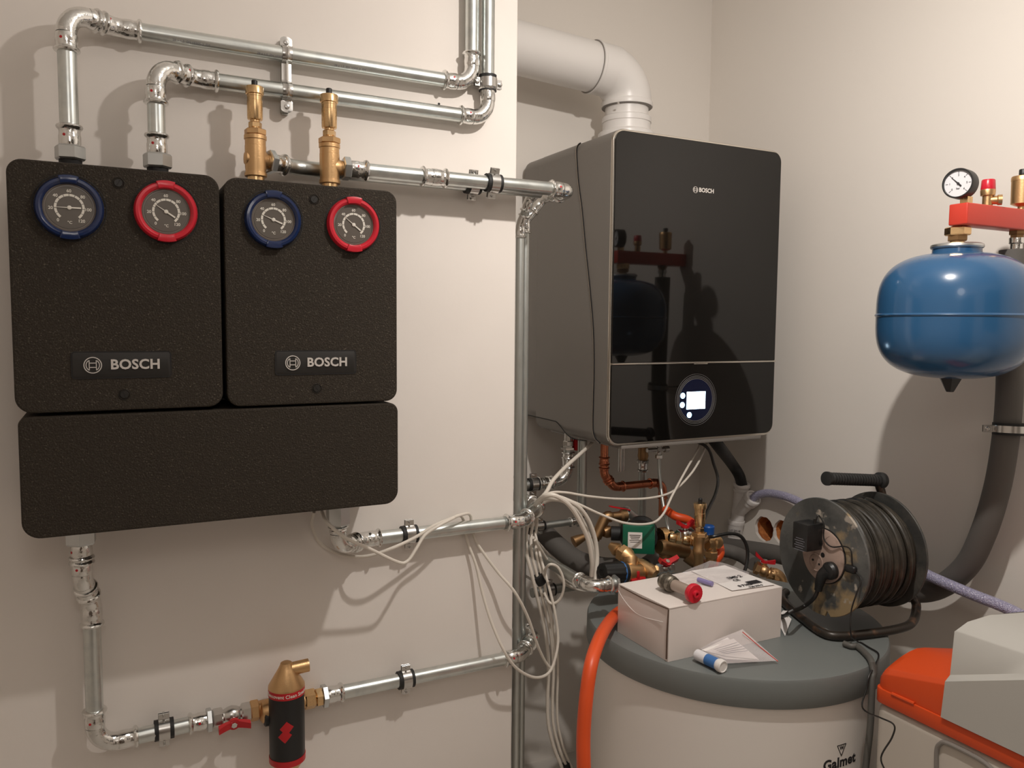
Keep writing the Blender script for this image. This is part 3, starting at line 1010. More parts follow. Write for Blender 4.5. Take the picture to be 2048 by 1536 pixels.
q = MB(); q.hexn((xn, 1.632, zl6), (xn + (xn2 - xn) * .55, 1.632, zl6), .0205); q.hexn((xn + (xn2 - xn) * .55, 1.632, zl6), (xn2 - .004, 1.632, zl6), .020, rot=.6)
part('union_nut', q, 'brass', e)
rt = empty('heating_pipe', (xn2, 1.632, zl6), 'lowest zinc pipe from the dirt separator to the niche', 'pipe')
nut(rt, (xn2 - .005, 1.632, zl6), (xn2 + .007, 1.632, zl6), .0245, rot=.9)
ps = MB(); socket(ps, (xn2 + .005, 1.632, zl6), X, PR, .036); part('press_adapter', ps, 'press', rt)
kx2 = P(1040, 1309, y=1.632).x
g1 = V((kx2, 1.632, zl6)); g2 = V((kx2 + .085, 1.632 + .085, zl6)); g3 = V((kx2 + .085, 2.10, zl6))
pipe_run(rt, [(xn2 + .006, 1.632, zl6), g1, g2, g3], R=.032, sock=.032)

# further pipes of the niche
def run_px(name, label, nodes, r, cat='pipe', **k):
    pts = [P(a, b, y=c) for a, b, c in nodes]
    e = empty(name, pts[0], label, cat)
    pipe_run(e, pts, r=r, **k)
    return e


c8 = P(1165, 1041, y=1.965)
e = empty('service_pipe', c8, 'thin grey pipe running right then up behind the white cables', 'pipe')
pipe_run(e, [V((P(1068, 1056, y=1.965).x, 1.965, c8.z)), c8, V((c8.x, 1.965, -.34))], r=.0105, R=.025, sock=.02, mat_p='zincold', marks=False)
clamp(V((P(1078, 1052, y=1.965).x, 1.965, c8.z)), X, Z, Y * .2, 'clamp on the thin grey pipe behind the cables', r=.0105)
c8b = V((P(1158, 900, y=1.98).x, 1.98, 0))
q = MB(); q.cyl((c8b.x, 1.98, -.60), (c8b.x, 1.98, -.33), .004); single('thin_pipe', q, 'zincold', 'pencil-thin steel pipe left of the copper pipe', 'pipe')
c7 = P(1182, 1171, z=-.62)
c7e = P(1236, 1181, z=-.62)
e = empty('cylinder_pipe', c7, 'zinc pipe sloping to the lid with an elbow beside the cardboard box', 'pipe')
pipe_run(e, [V((c7.x, c7.y + .75, -.60)), V((c7.x, c7.y, -.625)), V((c7.x + .066, c7.y, -.625))], r=.0145, R=.03, sock=.026, mat_p='zincold')
nut(e, V((c7.x + .066, c7.y, -.625)), V((c7.x + .074, c7.y, -.625)), .021, rot=.2)
c9 = P(1098, 1180, y=2.05)
e = empty('heating_pipe', c9, 'dark grey pipe with a clamp low in the niche', 'pipe')
pipe_run(e, [c9 - X * .06, V((P(1165, 1165, y=2.05).x, 2.05, c9.z))], r=.0148, mat_p='zincold')
clamp(c9, X, Z, Y * .2, 'clamp low in the niche behind the taped cable bundle', r=.0148)
# insulated hose at the left of the niche
q = MB(); q.tube(spline([P(1040, 1030, y=2.06), P(1082, 1062, y=2.04), P(1118, 1095, y=2.0), P(1155, 1122, y=1.94), P(1200, 1135, y=1.88), P(1238, 1138, y=1.82)]), .031, 24)
single('insulated_pipe', q, 'insul', 'thick grey foam-insulated pipe sagging across the niche', 'pipe')

# ------------------------------------------------------------------ boiler
BX0, BX1 = 1.2046, 1.806
BZ0, BZ1 = -.3285, .5175
BY0, BY1 = 1.765, 2.265
bw, bh = BX1 - BX0, BZ1 - BZ0
bc = V(((BX0 + BX1) / 2, BY0, (BZ0 + BZ1) / 2))
e = boiler = empty('gas_boiler', (bc.x, BY1, BZ0), 'wall-hung boiler with black glass front and lit display', 'boiler')
q = MB()
# casing: front part full height, rear part with a raised underside
q.prism(rrect(bw, bh, .034, 8), bc + Y * .010, X, Z, Y, .40, .004)
q.prism(rrect(bw - .002, bh - .030, .032, 8), bc + Y * .38 + Z * .014, X, Z, Y, BY1 - BY0 - .38, .004)
part('casing', q, 'casing', e, wn=True)
q = MB(); q.prism(rrect(bw, bh, .034, 8), bc + Y * .004, X, Z, Y, .012, .003); fr = part('front_frame', q, 'chrome', e, wn=True)
zdv = P(1390, 725.2, y=BY0).z
gz1, gz0 = BZ1 - .0055, BZ0 + .0075
q = MB(); q.prism(rrect(bw - .010, gz1 - zdv - .0025, .028, 8, (.028, .028, .002, .002)), V((bc.x, BY0, (gz1 + zdv + .0025) / 2)), X, Z, Y, .01, .0012)
gp = part('upper_glass', q, 'glass', e, wn=True)
q = MB(); q.prism(rrect(bw - .010, zdv - .0025 - gz0, .028, 8, (.002, .002, .028, .028)), V((bc.x, BY0, (gz0 + zdv - .0025) / 2)), X, Z, Y, .01, .0012)
gl = part('control_panel', q, 'glass', e, wn=True)
q = MB(); q.box((bc.x, BY0 - .0002, zdv), (bw - .010, .008, .0045), None, .0008)
q.box((P(1400, 728, y=BY0).x, BY0 - .001, zdv - .003), (.05, .006, .0035), None, .0008); part('divider_trim', q, 'chrome', e)
q = MB(); q.box((bc.x, BY0 + .05, BZ0 - .004), (bw - .09, .09, .012), None, .003); q.box((bc.x, BY0 + .2, BZ0 + .002), (bw - .05, .32, .012), None, .003); part('bottom_tray', q, 'casing2', e)
# seams on the left side
def sp(px, py): return P(px, py, x=BX0 - .0006)
seam = [(1161, 286), (1156, 291), (1153.6, 301), (1154.8, 331), (1158, 370), (1164.5, 420), (1172, 500), (1180, 575), (1187, 660), (1188.3, 740), (1186.9, 805), (1186.3, 857), (1190.6, 876), (1200, 886)]
q = MB(); q.tube(spline([sp(a, b) for a, b in seam], 4), .0021, 6); part('cover_seam', q, 'groove', e)
q = MB(); q.tube(spline([sp(a - 1.6, b) + X * .0002 for a, b in seam], 4), .0013, 6); part('seam_edge', q, 'chrome', e)
seam = [(1052.5, 829.2), (1080, 835.5), (1106, 841.5), (1113, 844), (1122, 854), (1133, 868), (1143, 875.5), (1157, 879.5), (1166, 881)]
q = MB(); q.tube(spline([sp(a, b) for a, b in seam], 4), .0014, 6); part('lower_seam', q, 'groove', e)
# logo
lc = P(1391, 379.5, y=BY0 - .0006)
q = MB(); emblem(q, lc, X, Z, .0088, .0005); part('emblem', q, 'silver', gp)
q = MB(); q.text('BOSCH', P(1413, 381.5, y=BY0 - .0006), X, Z, .0165, .0005, .026); part('lettering', q, 'silver', gp)
# display
dc = P(1392, 799.5, y=BY0 - .0006)
q = MB()
for rr_ in (.0735, .0680, .0640, .0600): q.band(dc, -Y, rr_, .0005, .0009 if rr_ < .07 else .0005, 96)
part('display_ring', q, 'ring', gl)
q = MB(); q.lathe(dc + Y * .0004, -Y, [(0, .0598), (.0004, .0598)], 64); part('display_disc', q, 'glassb', gl)
a, b = P(1374, 784, y=BY0 - .0012), P(1410, 817, y=BY0 - .0012)
q = MB(); q.box(((a.x + b.x) / 2, BY0 - .0011, (a.z + b.z) / 2), (abs(b.x - a.x), .0008, abs(a.z - b.z))); part('screen', q, 'screen', gl, 'lit white screen')
for (px, py), k in zip(((1365.5, 791.5), (1364.5, 810), (1378.5, 830)), range(3)):
    c = P(px, py, y=BY0 - .0010)
    q = MB(); q.lathe(c, -Y, [(0, .0082), (.0006, .0082)], 28); bt = part('touch_key', q, 'icon', gl, 'lit round key')
    q = MB()
    if k == 0: q.band(c - Y * .0008, -Y, .003, .0004, .0009, 20, radians(-60), radians(240)); q.box(c - Y * .0008 - Z * .0042, (.0035, .0004, .0012))
    if k == 1: q.box(c - Y * .0008 - Z * .004, (.004, .0004, .001)); q.box(c - Y * .0008 + Z * .003, (.0012, .0004, .0012))
    if k == 2: q.box(c - Y * .0008 - X * .003, (.0015, .0004, .005))
    part('key_symbol', q, 'groove', bt)
# white flue: collar on the boiler, elbow, pipe
fx, fy = 1.489, 2.115
fz = P(1243, 150, y=fy).z
e = empty('flue_pipe', (fx, fy, BZ1), 'white flue with elbow from the boiler top to the left wall', 'flue')
tl = tan(radians(3.4))
fr_ = .0745
def fzz(py): return P(1243, py, y=fy).z
q = MB(); q.lathe((fx, fy, 0), Z, [(BZ1 - .004, .089), (fzz(268), .089), (fzz(266), .086), (fzz(262), .0755), (fzz(247), .0750), (fzz(246), .0775), (fzz(236), .0775), (fzz(234), .0745), (fzz(233), .0680), (fzz(225), .0670)], 64)
part('base_collar', q, 'pvc', e)
arc, t = arcpts(V((fx, fy, fz)), Z, V((-1, 0, tl)), .090, 16)
q = MB(); q.cyl((fx, fy, BZ1 + .04), arc[0], .0680, 64); q.tube(arc, .0765, 64)
dl = V((-1, 0, tl)).normalized()
q.lathe(arc[0], -Z, [(-.004, .0765), (.0, .0805), (.010, .0815), (.014, .0805), (.015, .072)], 64)
q.lathe(arc[-1], dl, [(-.03, .0765), (.01, .0770), (.040, .0775), (.043, .0805), (.050, .0805), (.052, .0765)], 64)
part('elbow', q, 'pvc', e)
q = MB(); q.lathe(arc[-1], dl, [(.0522, fr_ + .0005), (.0522, .0785), (.0528, .0780), (.0530, fr_ + .0005)], 64); q.lathe(arc[0], -Z, [(.0150, .0720), (.0150, .0785), (.0156, .0780), (.0158, .0720)], 64); part('joint_gap', q, 'casing2', e)
q = MB(); q.cyl(arc[-1], arc[-1] + dl * (arc[-1].x - XC + .02), fr_, 64); part('flue_section', q, 'pvc', e)
q = MB(); px0 = XC + .003; q.lathe(V((px0, fy, arc[-1].z + (arc[-1].x - px0) * tl)), dl, [(-.030, fr_), (-.028, fr_ + .002), (.0, fr_ + .002)], 64, caps=False)
part('wall_seal', q, 'softb', e)
q = MB()
sc_ = P(1237, 206, y=fy - .072); q.lathe(sc_, -Y, [(-.004, .003), (.001, .003), (.0014, .002)], 12)
part('elbow_screw', q, 'steel', e)

# pipes below the boiler
def cuprun(nodes, r, label, m='copper', name='copper_pipe', R=None):
    pts = [P(a, b, y=c) for a, b, c in nodes]
    e = empty(name, pts[0], label, 'pipe')
    pipe_run(e, pts, r=r, R=R or r * 3, sock=r * 2.0, mat_p=m, mat_f=m, marks=False)
    return e, pts


YK = 1.93
a = P(1209, 895, y=YK); a.z = -.318
k1 = P(1211, 950, y=YK); k1.x = a.x
k2 = P(1250, 970, y=YK); k2 = V((a.x + .075, YK, P(1250, 972, y=YK).z))
k3 = V((P(1326, 966, y=YK).x, YK, k2.z))
k4 = V((k3.x, YK, P(1335, 1030, y=YK).z))
e = empty('copper_pipe', a, 'copper pipe dropping from the boiler, bending right, then down', 'pipe')
pipe_run(e, [a, V((a.x, YK, P(1211, 948, y=YK).z)), V((a.x + .035, YK, k2.z)), k3, k4], r=.0118, R=.03, sock=.022, mat_p='copper', mat_f='copper', marks=False)
coupling(e, V((a.x, YK, P(1210, 925, y=YK).z)), Z, r=.0118, L=.035, m='copper')
xq = P(1241, 920, y=2.0).x
q = MB(); q.cyl((xq, 2.0, -.45), (xq, 2.0, -.33), .0075); q.cyl((xq + .012, 2.0, -.45), (xq + .012, 2.0, -.33), .004)
single('steel_tube', q, 'steel', 'short steel tube between the copper pipe and the grey pipe', 'pipe')
# central grey pipe with valve
xc_ = P(1285, 960, y=1.985).x
def zc_(py): return P(1285, py, y=1.985).z
e = empty('gas_pipe', (xc_, 1.985, zc_(1090)), 'straight vertical grey pipe under the middle of the boiler', 'pipe')
part('pipe_section', MB().cyl((xc_, 1.985, zc_(1090)), (xc_, 1.985, zc_(935)), .0125), 'zincold', e)
q = MB(); socket(q, (xc_, 1.985, zc_(922)), -Z, .0125, .034); q.hexn((xc_, 1.985, zc_(926)), (xc_, 1.985, zc_(919)), .021); part('press_adapter', q, 'press', e)
q = MB(); q.lathe((xc_, 1.985, zc_(920)), Z, [(0, .014), (.014, .017), (.022, .0155), (.05, .0155)], 28); part('brass_union', q, 'brassd', e)
vt = P(1318, 899, y=1.93); 
e = empty('filling_valve', vt, 'small chromed filling valve under the boiler above the flexible tube', 'valve')
q = MB(); q.cyl(vt - X * .045, vt + X * .025, .0065, 20); q.hexn(vt - X * .01, vt + X * .006, .011); q.cyl(vt + X * .02, vt + X * .034, .010, 16); q.cyl(vt, vt - Z * .018, .006); q.hexn(vt - Z * .016, vt - Z * .028, .0105)
q.cyl(vt + Z * .0, vt + Z * .03, .007)
part('valve_body', q, 'steel', e)
q = MB(); q.tube(spline([vt - Z * .026, P(1319, 950, y=1.92), P(1325, 1000, y=1.89), P(1333, 1040, y=1.86), P(1338, 1066, y=1.84)]), .0052, 12)
part('flexible_tube', q, 'zincold', e)

# ------------------------------------------------------------------ storage cylinder
TC = V((1.3645, 1.4515, 0)); TR = .3565; ZT = -.7157; RIM = .0622
e = empty('storage_cylinder', (TC.x, TC.y, ZF), 'white round hot water cylinder with a grey lid', 'water cylinder')
q = MB(); q.lathe((TC.x, TC.y, 0), Z, [(ZF + .02, TR - .022), (ZF + .03, TR - .010), (ZT - RIM + .004, TR - .010)], 128); jk = part('jacket', q, 'jacket', e)
q = MB(); q.lathe((TC.x, TC.y, 0), Z, [(ZT - RIM, TR - .011), (ZT - RIM, TR - .002), (ZT - RIM + .003, TR), (ZT - .008, TR - .001), (ZT - .002, TR - .004), (ZT, TR - .011), (ZT, .01)], 128)
part('lid', q, 'grey', e)
q = MB(); q.lathe((TC.x, TC.y, 0), Z, [(ZF, .25), (ZF + .03, .25)], 48); part('foot_ring', q, 'black', e)
def wrapT(mb, a0, R_):
    for i in range(len(mb.v)):
        p = mb.v[i]; a = a0 + p.x / R_; rr_ = R_ + p.z
        mb.v[i] = V((TC.x + rr_ * sin(a), TC.y - rr_ * cos(a), p.y))
# angle of a pixel column on the jacket
def off_lid(pts, r):
    out = []
    for p in pts:
        p = V(p); d = V((p.x - TC.x, p.y - TC.y, 0)); L = d.length
        if L < TR + r + .001:
            if p.z > ZT - .012: p.z = max(p.z, ZT + r + .0005)
            else: p = V((TC.x, TC.y, p.z)) + d * ((TR + r + .001) / L)
        out.append(p)
    return out
def jang(px, py):
    best = None
    for i in range(-1900, 500):
        a = i / 1000
        p = V((TC.x + (TR - .01) * sin(a), TC.y - (TR - .01) * cos(a), 0))
        d = P(px, py, x=p.x)
        err = abs(d.y - p.y)
        if best is None or err < best[0]: best = (err, a, d.z)
    return best[1], best[2]
ga, gz = jang(1681, 1525)
q = MB(); q.text('Galmet', V((0, gz, 0)), X, Y, .030, .0006, .034, space=1.05); wrapT(q, ga, TR - .0098); part('lettering', q, 'ink', jk)
ga2, gz2 = jang(1683, 1500)
q = MB()
T3 = [(-.0125, .0115), (.0125, .0115), (0, -.0125)]
for p, r_ in zip(T3, T3[1:] + T3[:1]):
    p_, r2 = V((*p, 0)), V((*r_, 0)); dd = (r2 - p_).normalized(); nn = V((-dd.y, dd.x, 0)) * .0009
    q.prism([tuple((p_ + nn)[:2]), tuple((p_ - nn)[:2]), tuple((r2 - nn)[:2]), tuple((r2 + nn)[:2])], V((0, gz2, -.0003)), X, Y, V((0, 0, 1)), .0006)
q.text('W', V((.0005, gz2 + .0045, 0)), X, Y, .0115, .0006, .03)
wrapT(q, ga2, TR - .0098); part('triangle_mark', q, 'ink', jk)

# ------------------------------------------------------------------ cardboard box on the lid
bx0, bx1, by0, by1 = 1.052, 1.374, 1.305, 1.492
zbt = P(1331, 1219, y=by0).z
zbt2 = P(1554, 1174, y=by0).z
e = cbox = empty('cardboard_box', ((bx0 + bx1) / 2, (by0 + by1) / 2, ZT), 'white cardboard box on the grey cylinder lid', 'box')
q = MB()
def lerp(a, b, t): return a + (b - a) * t
zF0, zF1 = zbt, zbt2 - .002
zB0, zB1 = P(1233, 1167, x=bx0).z, zbt2 - .004
n = 10
rows = []
# side walls as a closed ring with slight bulges
ring0, ring1 = [], []
cor = [(bx0, by0), (bx1, by0 - .004), (bx1 + .002, by1), (bx0, by1)]
ztp = [zF0, zF1, zB1, zB0]
def wallring(off):
    lo, hi = [], []
    for i in range(4):
        a, b = V((*cor[i], 0)), V((*cor[(i + 1) % 4], 0))
        for k in range(n):
            t = k / n
            p = a.lerp(b, t); zt = lerp(ztp[i], ztp[(i + 1) % 4], t)
            lo.append((p, ZT + .0005)); hi.append((p, zt))
    return lo, hi
lo, hi = wallring(0)
rings = []
for k in range(7):
    t = k / 6
    ring = []
    for i, ((p, z0_), (_, z1_)) in enumerate(zip(lo, hi)):
        j = i % n; side = i // n
        bul = .004 * sin(pi * j / n) * sin(pi * t) * (1 if side in (0, 3) else .4)
        nrm = [V((0, -1, 0)), V((1, 0, 0)), V((0, 1, 0)), V((-1, 0, 0))][side]
        ring.append(p + nrm * bul + Z * lerp(z0_, z1_, t))
    rings.append(ring)
q.ringed(rings, True, False)
part('carton', q, 'card', e)
# top flap sheet, sagging in the middle and lifted at the left
q = MB()
NU, NV = 14, 8
top, bot = [], []
for i in range(NU + 1):
    for j in range(NV + 1):
        s, t = i / NU, j / NV
        x = lerp(bx0, bx1 + .001, s); y = lerp(by0 - .001 - .003 * s, by1, t)
        z = lerp(lerp(zF0, zF1, s), lerp(zB0, zB1, s), t) + .0015 + .004 * sin(pi * s) * sin(pi * t) * 0.6
        if s < .06: z -= 0.0
        top.append(V((x, y, z))); bot.append(V((x, y, z - .0016)))
fs = []
W_ = NV + 1; K = len(top)
for i in range(NU):
    for j in range(NV):
        a = i * W_ + j
        fs.append((a, a + W_, a + W_ + 1, a + 1)); fs.append((K + a, K + a + 1, K + a + W_ + 1, K + a + W_))
for i in range(NU):
    for (j, s_) in ((0, 1), (NV, -1)):
        a = i * W_ + j; fs.append((a, K + a, K + a + W_, a + W_))
for j in range(NV):
    for i in (0, NU):
        a = i * W_ + j; fs.append((a, a + 1, K + a + 1, K + a))
q.add(top + bot, fs)
part('top_flap', q, 'card', e)
def topz(x, y):
    s = (x - bx0) / (bx1 - bx0); t = (y - by0) / (by1 - by0)
    s = max(0, min(1, s)); t = max(0, min(1, t))
    return lerp(lerp(zF0, zF1, s), lerp(zB0, zB1, s), t) + .0015 + .0024 * sin(pi * s) * sin(pi * t)
q = MB(); q.tube([V((bx0 - .0012, by0 + .004, ZT + .006)), V((bx0 - .002, by0 + .003, (ZT + zF0) / 2)), V((bx0 - .0008, by0 + .001, zF0 - .002))], .0016, 6)
q.tube([V((bx0 - .001, by1 - .01, zB0 - .0015)), V((bx0 - .0016, (by0 + by1) / 2, (zB0 + zF0) / 2 - .004)), V((bx0 - .001, by0 + .002, zF0 - .001))], .0013, 6)
part('open_edge', q, 'cardin', e)
q = MB()
# tuck flap curved outline on the short side
q.tube(spline([P(a, b, x=bx0 - .0032) for a, b in ((1237, 1181), (1243, 1192), (1251, 1204), (1261, 1216), (1272, 1226), (1285, 1233), (1300, 1238), (1326, 1244))], 6), .0007, 6)
x_c = P(1482, 1250, y=by0).x
q.tube([V((x_c, by0 - .0045, ZT + .012)), V((x_c, by0 - .0045, zF1 - .002))], .0007, 6)
part('flap_crease', q, 'paper', e)
# printed label sheet on the box
q = MB()
def sheet(mb, pts, n=6, th=.0006):
    """a thin sheet over four corner points, lying on the box top"""
    A, B, C, D = [V(p) for p in pts]
    tp = []
    for i in range(n + 1):
        for j in range(n + 1):
            s, t = i / n, j / n
            p = A.lerp(B, s).lerp(D.lerp(C, s), t)
            tp.append(p)
    fs = []; K = len(tp); W = n + 1
    for i in range(n):
        for j in range(n):
            a = i * W + j; fs.append((a, a + W, a + W + 1, a + 1)); fs.append((K + a, K + a + 1, K + a + W + 1, K + a + W))
        for j in (0, n):
            a = i * W + j; fs.append((a, K + a, K + a + W, a + W))
            a = j * W + i; fs.append((a, a + 1, K + a + 1, K + a))
    mb.add(tp + [p - Z * th for p in tp], fs)
    return mb
zl_ = lambda x, y, o=.003: V((x, y, topz(x, y) + o))
sheet(q, [zl_(1.245, 1.325), zl_(1.366, 1.315), zl_(1.366, 1.482), zl_(1.262, 1.486)])
lb = part('address_label', q, 'paper', e)
q = MB()
zz_ = topz(1.33, 1.38) + .0045
def onbox(px, py):
    p = P(px, py, z=zz_)
    return p
q.text('EMS 2', onbox(1469, 1154), X, Y, .017, .0004, .02)
q.text('CE', onbox(1473, 1160), X, Y, .015, .0004, .02)
bc0 = onbox(1507, 1164)
for k in range(16): q.box(bc0 + V((-.016 + .0022 * k, 0, 0)), (.0012 if k % 3 else .0019, .020, .0004))
q.text('8 7182', onbox(1490, 1170), X, Y, .014, .0004, .03)
q.text('738 503 0', onbox(1512, 1172), X, Y, .010, .0004, .02)
part('label_print', q, 'ink', lb)
# clear bag on the box
q = MB()
A = [P(1355, 1150, z=zB0 + .014), P(1420, 1120, z=zB0 + .030), P(1470, 1133, z=zB0 + .016), P(1500, 1147, z=zB0 + .008), P(1452, 1165, z=zB0 + .008), P(1400, 1172, z=zB0 + .007), P(1362, 1164, z=zB0 + .006)]
cen = P(1420, 1150, z=zB0 + .013)
n_ = len(A)
sub = []
for i in range(n_):
    a, b = A[i], A[(i + 1) % n_]
    for k in range(4):
        t = k / 4; sub.append(a.lerp(b, t) + Z * .0015 * math.sin(5 * (i + t)))
mid = [p.lerp(cen, .5) + Z * (.003 * sin(3.1 * i)) for i, p in enumerate(sub)]
q.add(sub + mid + [cen], [(i, (i + 1) % len(sub), len(sub) + (i + 1) % len(sub), len(sub) + i) for i in range(len(sub))] + [(len(sub) + i, len(sub) + (i + 1) % len(sub), 2 * len(sub)) for i in range(len(sub))])
single('plastic_bag', q, 'film', 'crumpled clear plastic bag on top of the cardboard box', 'plastic bag')
q = MB(); pA = P(1396, 1159, z=topz(1.23, 1.40) + .009); pB = P(1425, 1168, z=topz(1.28, 1.37) + .008); q.cyl(pA, pB, .0055, 16)
single('violet_vial', q, 'vtube', 'small violet tube inside the clear bag on the box', 'tube')
# limescaled brush with red cap
hA = P(1325, 1160, z=topz(1.16, 1.40) + .020); hB = P(1386, 1186, z=topz(1.18, 1.33) + .022)
e = empty('drain_adapter', (hA + hB) / 2 - Z * .02, 'limescaled threaded adapter with red screw cap on the box', 'adapter')
d = (hB - hA).normalized(); L = (hB - hA).length
q = MB(); q.lathe(hA, d, [(.0, .010), (.002, .0165), (.008, .018), (.010, .0155), (.014, .0155), (.016, .0195), (.022, .0195), (.024, .0165), (.028, .0185), (.034, .0185), (.037, .016), (.041, .0165), (.043, .0135)], 22)
part('threaded_body', q, 'dirt', e)
q = MB(); q.cyl(hA + d * .042, hA + d * (L - .002), .0128, 28); part('barrel', q, 'amber', e)
q = MB()
c0_ = hA + d * (L - .004)
rings = []
u_, w_2, a_ = frame_of(d)
for hh, rr_ in ((0, .0195), (.002, .0205), (.010, .0205), (.0125, .019)):
    rings.append([c0_ + a_ * hh + (u_ * cos(2 * pi * j / 48) + w_2 * sin(2 * pi * j / 48)) * (rr_ + (.0007 if j % 2 else 0)) for j in range(48)])
q.ringed(rings)
q.lathe(c0_ + d * .012, d, [(0, .0085), (.006, .0080), (.0065, .0065), (.006, .0035), (.001, .0033)], 24)
part('screw_cap', q, 'red', e)
# zip bag with vial and leaflet, leaning on the box front
e = empty('zip_bag', P(1460, 1320, z=ZT), 'clear zip bag with leaflet and white vial on the cylinder lid', 'plastic bag')
zb = ZT + .003
f1, f2, f3, f4 = P(1395, 1305, z=zb), P(1485, 1262, z=ZT + .045), P(1556, 1323, z=zb + .002), P(1452, 1338, z=zb)
q = MB(); sheet(q, [f1 + Z * .012, f2 + Z * .004, f3 + Z * .002, f4 + Z * .012], 8, .0003); part('bag_film', q, 'film', e)
q = MB(); q.tube([P(1485, 1264, z=ZT + .048), P(1520, 1294, z=ZT + .026), P(1556, 1323, z=zb + .003)], .0009, 6); part('zip_line', q, 'redp', e)
q = MB()
for k in range(2):
    sheet(q, [P(1403, 1300, z=zb + .010 + .003 * k), P(1455 + 12 * k, 1275 + 2 * k, z=zb + .026 + .004 * k), P(1518, 1321 - 2 * k, z=zb + .004 + .003 * k), P(1452, 1318 - 6 * k, z=zb + .006 + .003 * k)], 8, .0004)
lf = part('leaflet', q, 'paper', e)
q = MB()
for k in range(5):
    t = .12 + .15 * k
    a = P(1425, 1300, z=zb + .019).lerp(P(1455, 1314, z=zb + .013), t); b = P(1470, 1284, z=zb + .031).lerp(P(1505, 1312, z=zb + .013), t)
    q.tube([a + Z * .003, b + Z * .003], .0004, 5)
part('leaflet_print', q, 'inkg', lf)
vA, vB = P(1392, 1308, z=ZT + .014), P(1447, 1334, z=ZT + .014)
dv = (vB - vA).normalized(); Lv = (vB - vA).length
q = MB(); q.lathe(vA, dv, [(0, .008), (.003, .0115), (.008, .012), (Lv - .012, .012), (Lv - .011, .0112)], 32); part('vial', q, 'vial', e)
q = MB(); q.lathe(vA + dv * Lv * .42, dv, [(0, .0122), (Lv * .38, .0122)], 32, caps=False); vb_ = part('vial_label', q, 'vblue', e, 'blue label')
q = MB(); q.lathe(vA + dv * (Lv - .012), dv, [(0, .0128), (.001, .0136), (.010, .0136), (.012, .012), (.012, .0108), (.0105, .0104), (.0105, .0001)], 36); part('vial_cap', q, 'pvc', e)
# small printed sachet right of the box
q = MB()
s1_ = P(1560, 1225, z=ZT + .020); 
sheet(q, [P(1556, 1245, z=ZT + .004), P(1570, 1272, z=ZT + .002), P(1583, 1238, z=ZT + .010), P(1566, 1222, z=ZT + .016)], 4, .0005)
sheet(q, [P(1560, 1228, z=ZT + .010), P(1576, 1232, z=ZT + .016), P(1580, 1222, z=ZT + .022), P(1566, 1221, z=ZT + .018)], 3, .0005)
o_ = single('silica_sachet', q, 'paper', 'small printed white sachet between the box and the cable reel', 'sachet')
q = MB()
for k in range(4):
    q.tube([P(1563 + 3.5 * k, 1240 + 0 * k, z=ZT + .0095), P(1569 + 3 * k, 1262 - 5 * k, z=ZT + .0085)], .0005, 5)
part('sachet_print', q, 'ink', o_) if False else None

# ------------------------------------------------------------------ valve cluster behind the box
# pump
YU = 1.72
pc = P(1277, 1077, y=YU)
k = depth(pc) / F
e = empty('circulation_pump', pc - Z * .08, 'small circulation pump with green label housing among the brass fittings', 'pump')
th = radians(-8)
ux = V((cos(radians(12)), sin(radians(12)) * -1, 0)).normalized()   # faces camera-left
fwd = V((-.55, -.83, .05)).normalized()
sx = fwd.cross(Z).normalized() * -1
sx = V((fwd.y * -1, fwd.x, 0)).normalized()
if sx.x < 0: sx = -sx
Rm = Matrix((sx, -fwd, sx.cross(-fwd))).transposed()
gc = pc
q = MB(); q.box(gc, (64 * k, .030, 58 * k), Rm, .004); part('terminal_cover', q, 'green', e)
q = MB(); q.box(gc + fwd * .0155 + sx * (-.010) - Z * .002, (28 * k, .0006, 32 * k), Rm, 0); lb2 = part('rating_label', q, 'paper', e)
q = MB()
for i in range(6): q.box(gc + fwd * .0160 + sx * (-.010) + Z * (.012 - .0048 * i), ((22 - 3 * (i % 3)) * k, .0004, .0014), Rm, 0)
part('label_print', q, 'ink', lb2)
q = MB(); q.lathe(gc - fwd * .014 + sx * .012, -fwd, [(0, .040), (.03, .041), (.05, .038), (.06, .046), (.075, .046), (.080, .03)], 32); part('motor', q, 'black', e)
q = MB(); q.lathe(gc - fwd * .055 + sx * .012, sx, [(-.085, .020), (-.06, .020), (-.055, .028), (0, .034), (.035, .030), (.04, .024)], 32); part('volute', q, 'rubber', e)
pu = P(1326, 1074, y=YU + .01)
q = MB(); 
for kk in range(9): q.lathe(pu + X * (-.012 + .0024 * kk), X, [(0, .026), (.0012, .0272), (.0022, .026)], 12)
q.cyl(pu + X * .008, pu + X * .03, .017)
part('union_nut', q, 'brass', e)
# brass chain from pump to the vent
def chain(label, a, b, r, m='brass', name='brass_fitting', seq=None):
    a, b = V(a), V(b); d = (b - a); L = d.length; d.normalize()
    e = empty(name, a, label, 'pipe fitting')
    n = max(2, int(L / .016))
    q = MB(); w = MB()
    for i in range(n):
        p = a + d * L * i / n
        if i % 2: w.hexn(p, p + d * L / n * .9, r * 1.18, rot=.2 * i)
        else: q.lathe(p, d, [(0, r * .85), (L / n * .25, r), (L / n * .75, r), (L / n * 1.02, r * .85)], 24)
    part('body', q, m, e); part('hex', w, m, e)
    return e
y1_ = 1.66
pA_ = P(1338, 1074, y=y1_); pB_ = P(1392, 1082, y=y1_ - .03)
chain('row of brass nipples between the pump and the tall air vent', pA_, pB_, .0125)
vx = P(1370, 1068, y=y1_ - .01)
ball_valve(vx - X * .026 + Z * .0, vx + X * .026 - Z * .004, Z, .0135, 'small ball valve with red wing handle between the pump and the tall vent', hl=.026, m='steel')
